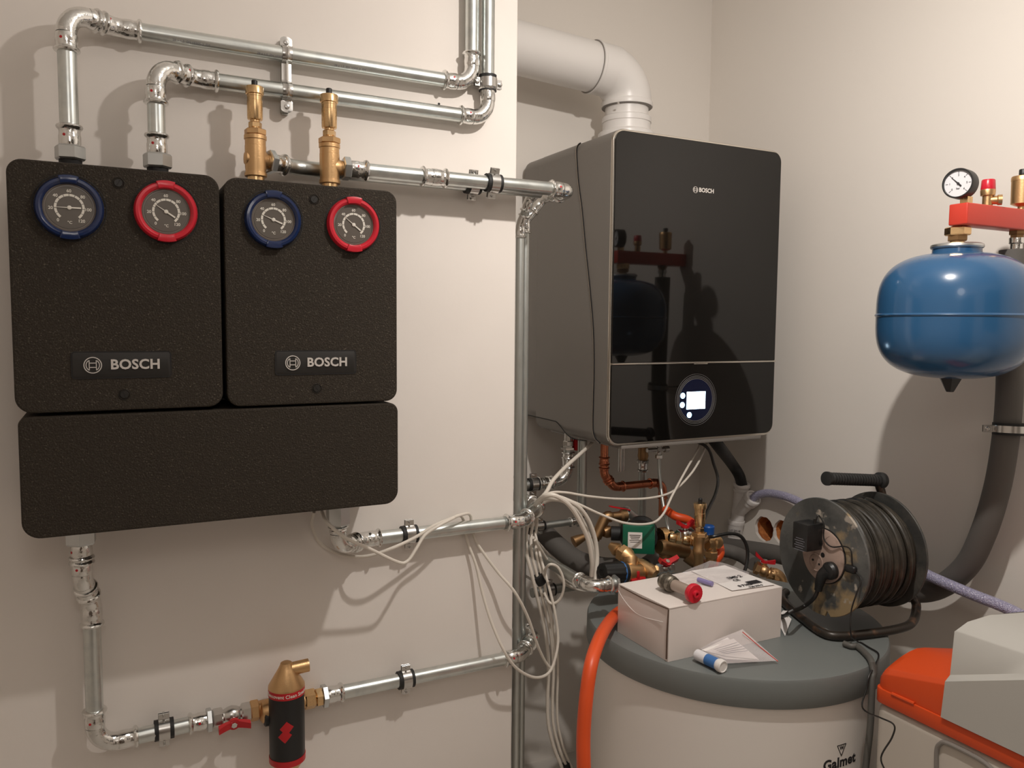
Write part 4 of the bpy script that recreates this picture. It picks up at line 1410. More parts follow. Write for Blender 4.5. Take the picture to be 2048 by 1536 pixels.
# vent tower on the lid
xv, yv = P(1399, 1060, y=1.60).x, 1.60
def zvv(py): return P(1399, py, y=1.60).z
e = empty('brass_tee', (xv, yv, zvv(1128)), 'brass column carrying the tall air vent beside the blue knob', 'pipe fitting')
q = MB(); q.lathe((xv, yv, 0), Z, [(zvv(1150), .012), (zvv(1112), .0125), (zvv(1108), .0155), (zvv(1099), .0158), (zvv(1095), .0135), (zvv(1080), .0138), (zvv(1076), .0155), (zvv(1072), .0155), (zvv(1070), .010)], 32)
q.cyl((xv, yv + .01, zvv(1088)), (xv + .045, yv + .03, zvv(1086)), .013)
part('tee_body', q, 'brassr', e)
sv = (zvv(996) - zvv(1072)) / .1125
vent(xv, yv, zvv(1073), sv, 'tall brass air vent with black cap standing behind the cardboard box')
# right of the tower
cR = P(1430, 1088, y=1.63)
q = MB(); q.lathe(cR + V((-.03, 0, .004)), X, [(0, .016), (.012, .018), (.020, .0155), (.024, .0195), (.034, .0195), (.046, .015), (.050, .006)], 28)
q.cyl(cR + V((-.012, 0, -.05)), cR + V((-.012, 0, 0)), .014)
q.hexn(cR + V((-.012, 0, -.035)), cR + V((-.012, 0, -.018)), .019)
single('brass_elbow', q, 'brassr', 'chunky brass elbow right of the tall air vent', 'pipe fitting')
cK = P(1417, 1060, y=1.655)
q = MB(); q.lathe(cK, Z, [(-.012, .009), (-.011, .0155), (.010, .0165), (.013, .014)], 20); single('blue_knob', q, 'bluek', 'blue plastic knob right of the tall air vent', 'knob')
# lower fittings
yl_ = 1.70
a = P(1306, 1098, y=yl_); 
q = MB(); q.lathe(P(1318, 1094, y=yl_), V((1, 0, -.25)), [(0, .018), (.012, .022), (.040, .022), (.046, .025), (.060, .025), (.064, .020), (.095, .021), (.1, .016)], 28)
q.cyl(P(1330, 1100, y=yl_), P(1332, 1142, y=yl_), .017); q.cyl(P(1371, 1085, y=yl_), P(1371, 1106, y=yl_), .013); q.hexn(P(1370, 1100, y=yl_), P(1370, 1108, y=yl_), .016)
q.lathe(P(1374, 1110, y=yl_), V((.55, -.5, -.45)), [(0, .02), (.02, .021), (.05, .019), (.055, .016)], 24)
single('brass_manifold', q, 'brassd', 'brass fittings coloured darker for the shade below the red wing handle', 'pipe fitting')
vv = P(1332, 1136, y=1.60)
e = ball_valve(vv - X * .03, vv + X * .02, V((0, -.5, .86)), .012, 'half-hidden valve with red handle behind the box top edge', hl=.028)
# mixing valve
mk = P(1203, 1146, y=1.63); mk2 = P(1248, 1145, y=1.63)
e = empty('mixing_valve', mk2, 'thermostatic mixing valve with black knob and blue ring', 'valve')
d = (mk2 - mk).normalized()
q = MB()
rings = []
u_, w_2, a_ = frame_of(d)
LL = (mk2 - mk).length
for hh, rr_ in ((0, .018), (.0015, .0235), (.010, .0250), (LL - .012, .0268), (LL - .010, .0268)):
    rings.append([mk + a_ * hh + (u_ * cos(2 * pi * j / 48) + w_2 * sin(2 * pi * j / 48)) * (rr_ + (.0012 if (j // 2) % 2 else 0)) for j in range(48)])
q.ringed(rings)
q.lathe(mk - d * .001, -d, [(-.01, .010), (.0, .010), (-.002, .008), (-.006, .0075)], 16)
part('knob', q, 'black', e)
q = MB(); q.lathe(mk + d * (LL - .0115), d, [(0, .0278), (.003, .0282), (.004, .0275)], 40); part('blue_ring', q, 'vblue', e, 'light blue ring')
q = MB(); q.lathe(mk + d * (LL - .008), d, [(0, .0268), (.010, .0265), (.012, .024)], 40); part('collar', q, 'black', e)
q = MB(); q.lathe(mk + d * (LL + .004), d, [(0, .020), (.004, .024), (.016, .024), (.030, .021), (.046, .022), (.056, .016)], 28)
q.lathe(mk + d * (LL + .026), V((.15, .45, .88)), [(0, .018), (.02, .016), (.026, .018), (.038, .018)], 24)
part('valve_body', q, 'brassr', e)
q = MB(); q.box(mk2 + V((.030, -.02, -.020)), (.046, .010, .016), None, .004); q.box(mk2 + V((.028, -.022, -.004)), (.008, .006, .020), None, .002); part('handle', q, 'redh', e, 'red lever')
# strainer diagonal
a = P(1232, 1098, y=1.72); b = P(1312, 1150, y=1.60)
e = empty('strainer', a, 'diagonal brass strainer with hexagonal cap above the mixing valve', 'pipe fitting')
d = (b - a).normalized()
L = (b - a).length
q = MB(); q.lathe(a, d, [(-.02, .009), (0, .018), (.006, .018), (.010, .014), (.018, .014)], 28); q.lathe(a, d, [(.034, .024), (.044, .021), (.052, .016), (.060, .013), (.075, .013), (.080, .017), (L * .72, .018), (L * .9, .019), (L * .98, .012)], 28)
part('strainer_body', q, 'brassr', e)
q = MB(); q.hexn(a + d * .016, a + d * .036, .0245, rot=.5); part('hex_cap', q, 'brassr', e)
# left brass group
a = P(1150, 1078, y=1.86)
q = MB(); q.lathe(P(1168, 1074, y=1.84), V((-1, .1, -.35)), [(0, .010), (.02, .014), (.034, .016), (.036, .010)], 24)
q.cyl(P(1192, 1075, y=1.84), P(1210, 1035, y=1.84), .0155, 28, ch=.001); q.cyl(P(1190, 1080, y=1.84), P(1212, 1031, y=1.84), .012)
q.lathe(P(1208, 1034, y=1.84), V((1, -.1, -.02)), [(0, .012), (.008, .016), (.020, .016), (.026, .012), (.05, .013), (.056, .018), (.07, .018)], 24)
q.lathe(P(1212, 1064, y=1.83), X, [(-.01, .012), (0, .017), (.012, .017), (.016, .013), (.034, .013)], 24)
single('brass_fitting', q, 'brassd', 'slanted brass cylinder fitting left of the green pump', 'pipe fitting')
# valve with dark red lever behind
a = P(1248, 1016, y=1.86)
e = empty('lever_valve', a, 'valve with flat dark red lever under the copper pipe', 'valve')
q = MB(); q.cyl(a, a - Z * .06, .014); q.hexn(a - Z * .03, a - Z * .05, .019); q.cyl(a + V((.005, 0, -.01)), a + V((.075, .02, -.062)), .017); part('valve_body', q, 'zincold', e)
q = MB(); R_ = Matrix.Rotation(radians(14), 3, 'Y'); q.box(a + V((-.022, -.01, .004)), (.07, .014, .004), R_, .0015); part('lever', q, 'redh', e)
# valve at right
yr = 1.66
va = P(1510, 1134, y=yr + .03); vb = P(1546, 1150, y=yr)
ball_valve(va, vb, V((.1, 0, 1)), .0165, 'ball valve with red wing handle left of the cable reel', m='brassr', hl=.030)
q = MB(); arc, t = arcpts(P(1560, 1150, y=yr - .01), V((.8, -.35, -.18)), V((.1, -.1, -1)), .026)
q.tube([vb] + arc + [arc[-1] - Z * .03], .0175, 24); q.hexn(vb - V((.004, 0, 0)), vb + V((.010, -.004, -.003)), .022); q.torus(arc[-1] - Z * .012, Z, .018, .0025)
single('brass_elbow', q, 'brassr', 'large brass elbow curving down left of the cable reel', 'pipe fitting')
# insulated pipe along the right wall
q = MB(); q.tube(spline([P(1290, 1130, y=1.80), P(1340, 1100, y=1.86), P(1440, 1100, y=1.84), P(1480, 1110, y=1.80), P(1508, 1128, y=1.72)]), .021, 20)
single('insulated_pipe', q, 'insul', 'grey insulated pipe behind the clear bag and the black cable', 'pipe')
q = MB(); q.tube(spline([P(1380, 1082, x=1.86), P(1450, 1092, x=1.865), P(1560, 1110, x=1.875), P(1700, 1150, x=1.885), P(1800, 1180, x=1.893), P(1870, 1178, x=1.89), P(1930, 1135, x=1.885), P(1965, 1070, x=1.88), P(1992, 985, x=1.878), P(2008, 900, x=1.876), P(2018, 800, x=1.876), P(2022, 650, x=1.876), P(2026, 500, x=1.876)], 8), .0285, 24)
ins = single('insulated_pipe', q, 'insul', 'grey insulated pipe from the red bracket curving down along the right wall', 'pipe')
# red bar bracket and expansion vessel
ex = empty('vessel_bracket', (XR, 1.112, .22), 'red steel bar bracket above the blue vessel', 'bracket')
bz1, bz0 = P(1919, 402, y=1.0907).z, P(1919, 446, y=1.0907).z
q = MB(); q.box(((1.66 + XR) / 2, 1.112, (bz0 + bz1) / 2), (XR - 1.66, .043, bz1 - bz0), None, .003, 3); part('bar', q, 'redp', ex)
q = MB(); q.lathe((1.878, 1.112, bz0), -Z, [(-.002, .018), (.008, .018), (.009, .0145), (.02, .0145)], 6); part('bar_outlet', q, 'brassd', ex)
q = MB(); q.lathe((1.878, 1.112, bz0 - .016), -Z, [(0, .016), (.012, .016), (.014, .013), (.04, .013)], 24); part('press_adapter', q, 'press', ex)
GX = 1.687
# gauge
gc_ = P(1911, 364, y=1.10)
e = empty('pressure_gauge', (GX, 1.11, bz1), 'round black pressure gauge with white dial on the red bracket', 'gauge')
gn = V((-.975, -.22, 0)).normalized(); gu = Z.cross(gn)
gz_ = P(1918, 365, y=1.11).z
gcn = V((GX - .010, 1.120, gz_))
q = MB(); q.lathe(gcn - gn * .014, gn, [(0, .030), (.002, .0325), (.030, .0325), (.033, .0315), (.033, .029), (.028, .0285)], 48, caps=False); q.lathe(gcn - gn * .014, gn, [(0, .03), (.001, .03)], 48); part('housing', q, 'black', e)
q = MB(); q.lathe(gcn + gn * .012, gn, [(0, .029), (.001, .029)], 48); part('dial', q, 'vial', e)
q = MB()
fc = gcn + gn * .0134
for i in range(7):
    a = radians(225 - 45 * i)
    dd = gu * cos(a) + Z * sin(a); R_ = Matrix((dd, gn, dd.cross(gn))).transposed()
    q.box(fc + dd * .0235, (.005, .0004, .0009), R_)
    if i % 1 == 0: q.text(str(i), fc + dd * .0175, gu, Z, .006, .0003, .01)
q.text('bar', fc - Z * .011, gu, Z, .006, .0003, .01)
part('scale', q, 'ink', e)
a = radians(135); dd = gu * cos(a) + Z * sin(a); nn = dd.cross(gn)
q = MB(); q.prism([(-.009, -.0016), (-.004, -.0016), (.021, -.0002), (.021, .0002), (-.004, .0016), (-.009, .0016)], fc + gn * .001, dd, nn, gn, .0006); q.lathe(fc, gn, [(0, .0025), (.0025, .0025)], 16); part('needle', q, 'ink', e)
q = MB(); q.cyl((GX, 1.112, bz1 - .002), (GX, 1.112, gz_ - .030), .009, 4); q.box((GX, 1.112, (bz1 + gz_ - .030) / 2), (.0175, .0175, gz_ - .030 - bz1 + .004)); part('stem', q, 'brass', e)
# safety valve
sx_ = P(1975, 400, y=1.112).x
e = empty('safety_valve', (sx_, 1.112, bz1), 'brass safety valve with red knob on the red bracket', 'valve')
ko = (P(1975, 358, y=1.112).z - bz1) / .052
o = V((sx_, 1.112, bz1))
q = MB(); q.lathe(o, Z, [(0, .0105), (.020 * ko, .0105), (.021 * ko, .0145), (.030 * ko, .0155), (.033 * ko, .0145)], 28)
q.lathe(o + Z * .014, V((.6, -.8, 0)), [(0, .009), (.018, .0095), (.020, .0115), (.028, .0115), (.028, .0085), (.018, .008)], 28)
part('valve_body', q, 'brassr', e)
q = MB(); q.lathe(o + Z * .031 * ko, Z, [(0, .0145), (.002, .015), (.018 * ko, .0138), (.020 * ko, .0125)], 28); part('red_knob', q, 'red', e)
ax_ = P(2048, 400, y=1.112).x - .008
e = empty('air_vent', (ax_, 1.112, bz1), 'squat brass air vent at the right edge of the red bracket', 'air vent')
o = V((ax_, 1.112, bz1))
hz = (P(2035, 351, y=1.112).z - bz1)
q = MB(); q.lathe(o, Z, [(0, .008), (.010, .008), (.012, .014), (.016, .0225), (hz * .86, .0232), (hz * .865, .0238), (hz * .96, .0238), (hz, .0225)], 40); part('float_chamber', q, 'brassr', e)
q = MB(); q.lathe(o + Z * hz, Z, [(0, .007), (.004, .007), (.004, .009), (.014, .009), (.016, .008)], 20); part('dust_cap', q, 'black', e)
# expansion vessel
def ez(py): return P(1912, py, y=1.128).z
e = empty('expansion_vessel', (GX, 1.128, ez(782)), 'blue expansion vessel hanging from the red bracket', 'expansion vessel')
o = V((GX, 1.128, 0))
RV = .1583
zt_v, zs, zb_v = ez(505), ez(632), ez(756)
prof = []
N = 22
H1 = zt_v - zs
def sup(t, p=2.6): return (1 - t ** p) ** (1 / p)
for i in range(N + 1):
    a = pi / 2 * i / N
    r_ = sin(a) ** .72; h_ = cos(a) ** .80
    prof.append((zs + .006 + (zs - zb_v - .006) * -1 * h_ if False else 0, 0))
low = []
for i in range(N + 1):
    a = pi / 2 * i / N
    low.append((zs - (zs - zb_v) * (cos(a) ** .62), RV * (sin(a) ** .72)))
up_ = []
for i in range(N + 1):
    a = pi / 2 * i / N
    up_.append((zs + (zt_v - zs) * (sin(a) ** .62), RV * (cos(a) ** .72)))
up_ = [(h, r) for h, r in up_ if r > .052] 
prof = low + [(zs - .003, RV), (zs - .0015, RV + .0016), (zs + .0008, RV + .0026), (zs + .003, RV + .0014), (zs + .0045, RV)] + up_[1:] + [(up_[-1][0] + .002, .0495), (ez(494) - .002, .0490)]
q = MB(); q.lathe(o, Z, prof, 96); part('vessel_body', q, 'tank', e)
q = MB(); q.lathe(o, Z, [(ez(498), .048), (ez(497), .052), (ez(494), .0535), (ez(490), .0525), (ez(488), .049), (ez(487), .03)], 64); part('flange_ring', q, 'nutz', e)
q = MB(); q.cyl(o + Z * ez(490), o + Z * bz0, .0145); q.hexn(o + Z * ez(482), o + Z * ez(470), .0215, rot=.1); part('neck', q, 'brassd', e)
q = MB(); q.hexn(o + Z * ez(471), o + Z * ez(454), .0262, rot=.55); part('union_nut', q, 'brass', e)
q = MB(); q.lathe(o, Z, [(ez(783), .008), (ez(781), .0095), (ez(757), .0235), (ez(755), .0235)], 6, rot=.2); part('valve_cap', q, 'black', e)
# clamp on the insulated pipe
cI = P(2020, 858, x=1.876)
ring_c = V((1.876, cI.y, cI.z))
e = clamp(ring_c, V((.05, .05, 1)), V((.83, -.55, 0)), V((XR - 1.876, 0, 0)), 'steel clamp on the grey insulated pipe below the blue vessel', r=.0275, wd=.016)
q = MB(); q.cyl(ring_c + V((.026, -.026, -.003)), ring_c + V((.09, -.07, -.006)), .006, 12); single('red_lever', q, 'redh', 'red lever at the right picture edge beside the clamp', 'lever')

# ------------------------------------------------------------------ cable reel
C1 = P(1644, 1113, y=1.30)
RW = .182
ax = V((.985, -.06, -.0)).normalized()
RR = .139
C2 = C1 + ax * RW
e = reel = empty('cable_reel', V((C1.x + .08, 1.30, ZT)), 'cable reel with plaster-spattered flanges on the cylinder lid', 'cable reel')
u_, w_2, _ = frame_of(ax)


def flange(c, name, notch, lab=None):
    q = MB(); rings = []
    prof = [(-.003, RR - .001), (-.002, RR), (.002, RR), (.003, RR - .001), (.003, .02)]
    n = 96
    rings = []
    for hh, rr_ in [(-.003, .02)] + prof:
        ring = []
        for j in range(n):
            a = 2 * pi * j / n
            d_ = u_ * cos(a) + w_2 * sin(a)
            k_ = rr_
            ang = math.atan2(d_.z, d_.dot(Y))
            if notch and rr_ > .1 and abs(ang - radians(-100)) < .035: k_ -= .013
            ring.append(c + ax * hh + d_ * k_)
        rings.append(ring)
    q.ringed(rings)
    return part(name, q, 'reel' if notch else 'reel2', e, lab)


flange(C1, 'flange', True, 'front flange')
flange(C2, 'flange', False, 'rear flange')
q = MB(); q.cyl(C1, C2, .06, 40); part('drum', q, 'reel', e)
# wound cable: turns side by side in two layers
q = MB()
nt_ = 15
for i in range(nt_):
    c = C1 + ax * (.010 + (RW - .020) * (i + .5) / nt_)
    rr_ = .1165 + .003 * sin(i * 1.7) + .004 * random.random()
    tilt = (ax + u_ * random.uniform(-.05, .05) + w_2 * random.uniform(-.04, .04)).normalized()
    q.torus(c, tilt, rr_, .0061, 64, 10)
for i in range(5):
    c = C1 + ax * (.03 + .032 * i)
    tilt = (ax + u_ * random.uniform(-.12, .12) + w_2 * random.uniform(-.10, .10)).normalized()
    q.torus(c, tilt, .123, .0060, 64, 10)
q.cyl(C1 + ax * .004, C2 - ax * .004, .112, 48)
part('wound_cable', q, 'rcable', e)
# socket plate
pc_ = C1 - ax * .0045 + V((0, .004, -.012))
sp_c = P(1648, 1111, x=C1.x - .004)
sp_c = V((C1.x - .0045, sp_c.y, sp_c.z))
q = MB(); q.lathe(sp_c, -ax, [(-.002, .066), (.001, .066), (.0015, .0645)], 64); part('plate_groove', q, 'groove', e)
q = MB(); q.lathe(sp_c - ax * .001, -ax, [(0, .0635), (.003, .0635), (.005, .060), (.005, .001)], 64); spl = part('socket_plate', q, 'socket', e)
q = MB()
def sk(px, py, y=None): 
    p = P(px, py, x=C1.x - .010); return p
for (px, py) in ((1664, 1090), (1632, 1124)):
    c = sk(px, py)
    q.lathe(c + X * .001, -X, [(-.001, .0215), (.0025, .0215), (.003, .0195), (-.001, .0185), (-.001, .0001)], 32)
part('socket_outlet', q, 'socket', spl)
q = MB()
for (px, py) in ((1664, 1090), (1632, 1124)):
    c = sk(px, py)
    for s in (-1, 1): q.lathe(c + Y * .0095 * s + Z * .003 * s + X * .0005, -X, [(0, .0028), (.001, .0028)], 12)
q.lathe(sk(1646, 1110), -X, [(0, .006), (.001, .006)], 16)
part('pin_hole', q, 'groove', spl)
q = MB(); c = P(1702, 1138, x=C1.x - .012); q.box(c, (.016, .030, .018), None, .006, 3); part('winding_knob', q, 'black', e)
# tubular frame
fr_pts = [P(1772, 962, y=1.285), P(1784, 975, y=1.285), P(1793, 1000, y=1.285)]
xr_ = C2.x + .022
top_r = P(1768, 961, y=1.30)
gA, gB = P(1652, 957, y=1.30), P(1765, 961, y=1.30)
pts = [gA.lerp(gB, .3), gB, V((xr_ - .012, 1.30, gB.z - .012)), V((xr_, 1.30, gB.z - .045)), V((xr_ + .004, 1.295, C1.z + .03)), V((xr_ + .002, 1.285, C1.z - .05))]
q = MB(); q.tube(spline(pts, 8), .0105, 16)
zf = ZT + .011
b1 = P(1826, 1185, x=xr_ + .004); 
base = [V((xr_ + .002, 1.28, C1.z - .04)), P(1826, 1195, y=1.235), P(1832, 1222, y=1.215), P(1822, 1247, z=zf + .004), P(1790, 1259, z=zf), P(1730, 1268, z=zf), P(1672, 1272, z=zf), P(1640, 1262, z=zf), P(1600, 1232, z=zf), P(1574, 1210, z=zf), P(1563, 1194, z=zf), P(1572, 1184, z=zf)]
q.tube(spline(base, 8), .0105, 16)
part('tube_frame', q, 'frame', e)
q = MB(); d = (gB - gA).normalized(); L = (gB - gA).length
pr_ = [(0, .010), (.001, .0165), (.008, .0165), (.011, .0125)]
nn_ = 18
for i in range(nn_):
    h = .014 + (L - .032) * i / nn_
    pr_ += [(h, .0135), (h + .003, .0150)]
pr_ += [(L - .016, .0140), (L - .013, .0200), (L - .002, .0200), (L, .012)]
q.lathe(gA, d, pr_, 28); part('grip', q, 'rubber', e, 'ribbed black handle grip')
# adapter and plug
ac = P(1606, 1071, x=C1.x - .045)
e = empty('power_adapter', ac, 'black power adapter plugged into the reel', 'power adapter')
q = MB()
A1 = P(1585, 1072, x=C1.x - .062); q.box(V((C1.x - .034, ac.y - .004, ac.z)), (.052, .045, .064), None, .003); q.lathe((C1.x - .008, ac.y - .008, ac.z - .016), -X, [(-.002, .02), (.01, .02)], 24)
part('adapter_body', q, 'black', e)
q = MB()
for k_ in range(6): q.box((C1.x - .0603, ac.y - .004, ac.z - .004 - .0055 * k_), (.0004, (.030 if k_ % 2 else .022), .0010))
part('rating_print', q, 'inkg', e)
q = MB(); tp = V((C1.x - .03, ac.y - .020, ac.z + .032))
q.cyl(tp - Z * .002, tp + Z * .010, .0035, 12)
q.tube(off_lid(spline([tp, tp + V((.004, -.004, .018)), P(1640, 1034, x=C1.x - .02), P(1648, 1050, x=C1.x - .02), P(1647, 1072, x=C1.x - .018), P(1652, 1085, x=C1.x - .018), P(1665, 1094, x=C1.x - .018), P(1690, 1093, x=C1.x - .015), P(1702, 1102, x=C1.x - .014), P(1705, 1130, x=C1.x - .014), P(1712, 1145, x=C1.x - .012), P(1722, 1160, x=C1.x - .016), P(1712, 1190, x=C1.x - .03), P(1702, 1225, x=C1.x - .04), P(1702, 1270, x=C1.x - .045), P(1716, 1283, z=ZT + .003), P(1740, 1296, z=ZT + .003), P(1757, 1308, y=1.13), P(1751, 1330, y=1.10), P(1738, 1352, y=1.09), P(1733, 1378, y=1.085), P(1724, 1410, y=1.08), P(1735, 1425, y=1.065), P(1762, 1436, x=1.321), P(1788, 1450, x=1.321), P(1784, 1475, x=1.321), P(1762, 1515, x=1.321), P(1775, 1550, x=1.321)], 6), .0017), .0017, 8)
part('thin_lead', q, 'cableb', e)
pg = P(1658, 1142, x=C1.x - .022)
e = empty('mains_plug', pg, 'black angled mains plug in the reel socket plate', 'plug')
q = MB(); q.lathe((C1.x - .008, pg.y, pg.z), -X, [(-.001, .0205), (.014, .0205), (.020, .016), (.022, .008)], 32)
q.tube(spline([V((C1.x - .020, pg.y + .004, pg.z)), P(1645, 1150, x=C1.x - .026), P(1640, 1163, x=C1.x - .028), P(1636, 1180, x=C1.x - .028)], 5), [.015, .0148, .014, .0135, .013, .0125, .0125, .012, .0115, .0115, .011, .0105, .010, .0095, .009, .009], 16)
part('plug_body', q, 'black', e)
q = MB(); q.tube(spline([P(1636, 1178, x=C1.x - .028), P(1628, 1196, x=C1.x - .034), P(1606, 1214, x=C1.x - .04), P(1580, 1224, y=1.28), P(1560, 1232, z=ZT + .010), P(1500, 1215, z=ZT + .008)], 6), .0046, 12); part('cord', q, 'cableb', e)
# grey flat cable over the lid edge
q = MB(); q.tube(off_lid(spline([P(1688, 1287, z=ZT + .0075), P(1702, 1292, z=ZT + .0075), P(1716, 1295, z=ZT + .006), P(1736, 1322, y=1.125), P(1744, 1350, y=1.095), P(1743, 1400, y=1.085), P(1740, 1460, y=1.08), P(1733, 1520, y=1.08), P(1725, 1590, y=1.08)], 8), .0068), .0068, 12)
single('supply_cable', q, 'cableg', 'grey flat cable over the lid rim beside the orange cabinet', 'cable')

# ------------------------------------------------------------------ orange and grey cabinet (bottom right)
sx0 = P(1748, 1342, y=1.045).x
SY1 = 1.045
e = empty('softener_cabinet', (sx0 + .2, .75, ZF), 'light grey cabinet with orange lid and raised grey cover at lower right', 'cabinet')
sw = .36
SY0 = .35
def sf(px, py): return P(px, py, x=sx0)
zA = sf(1748, 1400).z           # lower edge of the orange band
zB = sf(1748, 1371).z           # band top
zE = sf(1749, 1342).z           # top edge of the orange hood at the far end
q = MB()
q.box((sx0 + sw / 2, (SY0 + SY1) / 2, (ZF + zA) / 2), (sw - .006, SY1 - SY0 - .006, zA - ZF), None, .02, 4)
bd = part('body', q, 'softb', e)
q = MB(); a = sf(1885, 1490); b = sf(2000, 1560)
for t in range(1):
    pts_ = [sf(1872, 1540), sf(1873, 1500), sf(1880, 1488), sf(1895, 1487), sf(1960, 1520), sf(1990, 1545)]
    q.tube(spline([p + X * .001 for p in pts_], 6), .0042, 10)
part('recess_shade', q, 'casing2', bd)  # dark tube painted in for the shading around a recess
# orange band
q = MB(); q.prism(rrect(sw, SY1 - SY0, .018, 10), V((sx0 + sw / 2, (SY0 + SY1) / 2, zA)), X, Y, Z, zB - zA, .002); part('orange_band', q, 'orangep', e)
# orange hood: wedge-shaped flank under an arched top
zE2 = sf(1887, 1366.6).z; yE2 = sf(1887, 1366.6).y
sl_ = (zE2 - zE) / (SY1 - yE2)
q = MB(); rings = []
NS = 16
for k in range(NS + 1):
    y = SY1 - .006 - (SY1 - yE2 + .05) * k / NS
    ze = zE + sl_ * (SY1 - y)
    if k == 0: ze -= .010
    f_ = 1 if k else .55
    ins_ = .004 + (.008 if k == 0 else 0)
    pr_ = [(sx0 + ins_, zB + .0005), (sx0 + ins_, ze - .006), (sx0 + ins_ + .0015, ze - .002), (sx0 + ins_ + .005, ze)]
    for a in (.006, .013, .022, .033, .046, .060, .078, .10, .125, .155, .19, .25, .32):
        dz = .031 * sin(pi / 2 * min(1, a / .11)) ** .9 if a < .11 else .031 - (a - .11) * .20
        pr_.append((sx0 + ins_ + a, ze + dz * f_ - .3 * sl_ * (SY1 - y) * min(1, a / .2)))
    pr_ += [(sx0 + sw - .004, zB + .02), (sx0 + sw - .004, zB + .0005)]
    rings.append([V((a, y, b)) for a, b in pr_])
q.ringed(rings)
part('orange_hood', q, 'orangep', e, sharp=50)
q = MB(); p1, p2 = sf(1783, 1388), sf(1828, 1408)
dd = (p2 - p1)
q.tube([p1 + X * .0015, p2 + X * .0015], .0035, 8); part('latch', q, 'orangep', e)
# grey cover over the nearer part
ycv = sf(1884, 1432).y
zc0 = zB + .002
zc1 = sf(1888, 1365).z       # shoulder
yc2 = sf(1909, 1258)
q = MB()
xo = sx0 - .004
def xp(px, py, x): return P(px, py, x=x)
s1a, s1b = xp(1890, 1363, xo), xp(2044, 1360, xo)
s2a, s2b = xp(1900, 1350, xo + .016), xp(2044, 1347, xo + .016)
t1a, t1b = xp(1909.5, 1259, sx0 + .022), xp(2048, 1305, sx0 + .022)
def zline(a, b, y): return a.z + (b.z - a.z) * (a.y - y) / (a.y - b.y)
rings = []
for k in range(13):
    t = k / 12
    def yy(y1): return y1 + (SY0 + .02 - y1) * t
    pr_ = []
    y = yy(ycv); pr_.append(V((xo, y, zc0)))
    y = yy(s1a.y); zz1 = zline(s1a, s1b, y); pr_.append(V((xo, y, min(zz1, zc0 + .26))))
    y = yy(s2a.y); pr_.append(V((xo + .016, y, zline(s2a, s2b, y))))
    y = yy(t1a.y - .001); zt_2 = zline(t1a, t1b, y); pr_ += [V((sx0 + .020, y, max(zt_2 - .003, pr_[-1].z + .004)))]
    zt_3 = max(zt_2, pr_[-1].z + .002)
    pr_ += [V((sx0 + .023, yy(t1a.y - .003), zt_3)), V((sx0 + .05, yy(t1a.y - .006), zt_3 + .012)), V((sx0 + .10, yy(t1a.y - .016), zt_3 + .020)), V((sx0 + .17, yy(t1a.y - .04), zt_3 + .022)), V((sx0 + sw, yy(t1a.y - .05), zt_3 + .010)), V((sx0 + sw, yy(ycv), zc0))]
    rings.append(pr_)
q.ringed(rings); part('grey_cover', q, 'softg', e, sharp=50)


# ------------------------------------------------------------------ waste pipe, hoses
wx = 1.943
def W(px, py): return P(px, py, x=wx)
w0, w1 = W(1484, 968), W(1462, 1078)
e = empty('waste_pipe', W(1462, 1085), 'white plastic waste pipe branch on the right wall', 'waste pipe')
yv_ = w0.y
xw = wx
vtx = lambda py: V((wx, W(1478, 1000).y, W(1475, py).z))
top_w = W(1484, 965)
ycw = W(1476, 1000).y
A_ = lambda py, dy=0: V((wx, ycw + dy, W(1475, py).z))
q = MB()
axz = (W(1484, 968) - W(1474, 1045)); axz.normalize()
s0 = W(1474, 1045)
Lw = (W(1484, 968) - s0).length
q.cyl(s0, s0 + axz * Lw, .0225, 32)
q.lathe(s0 + axz * (Lw - .028), axz, [(0, .0235), (.006, .0265), (.010, .0265), (.011, .0250), (.018, .0250), (.019, .0285), (.028, .0285), (.031, .0265), (.031, .022), (.01, .021)], 40, caps=False)
br0 = W(1474, 1026); br1 = W(1506, 996)
bd_ = (br1 - br0); bd_.normalize()
Lb = (br1 - br0).length
q.cyl(br0, br1, .0225, 32)
q.lathe(br0 + bd_ * (Lb - .030), bd_, [(0, .0235), (.003, .0268), (.014, .0268), (.016, .025), (.020, .029), (.032, .029), (.035, .027), (.035, .022), (.01, .021)], 40, caps=False)
part('wye_branch', q, 'pvcg', e)
q = MB()
s1 = W(1472, 1046); dwn = (W(1468, 1078) - s1); dwn.normalize()
q.lathe(s1 - dwn * .012, dwn, [(0, .0235), (.001, .0285), (.012, .0290), (.016, .0270), (.018, .0262), (.05, .0258), (.055, .0235)], 40)
arc, t = arcpts(s1 + dwn * .085, dwn, V((-.1, .75, -.65)), .03, 8)
q.tube([s1 + dwn * .04] + arc + [arc[-1] + V((-.1, .75, -.65)).normalized() * .06], .0225, 32)
ad = V((-.1, .75, -.65)).normalized()
q.lathe(arc[-1] - ad * .012, ad, [(0, .023), (.001, .0285), (.014, .0285), (.016, .0262), (.05, .0260), (.052, .023)], 40)
bend = part('lower_bend', q, 'pvcg', e)
q = MB()
dcam = -(V((wx, ycw, 0)).normalized())
uu = V((-dcam.y, dcam.x, 0)) * 1
uu = V((ycw, -wx, 0)).normalized()
q.text('HT DN 40', s1 + dwn * .022 + dcam * .0272, uu, Z, .0085, .0004, .01); q.text('PP-MD 2016', s1 + dwn * .031 + dcam * .0272, uu, Z, .006, .0004, .01)
part('pipe_print', q, 'ink', bend)
q = MB(); q.tube(spline([V((1.62, 1.84, -.325)), P(1440, 896, y=1.86), P(1462, 925, x=1.86), P(1478, 950, x=1.91), P(1484, 972, x=wx)], 10), .0185, 20)
single('condensate_hose', q, 'rubber', 'thick black hose from the boiler into the white waste pipe', 'hose')
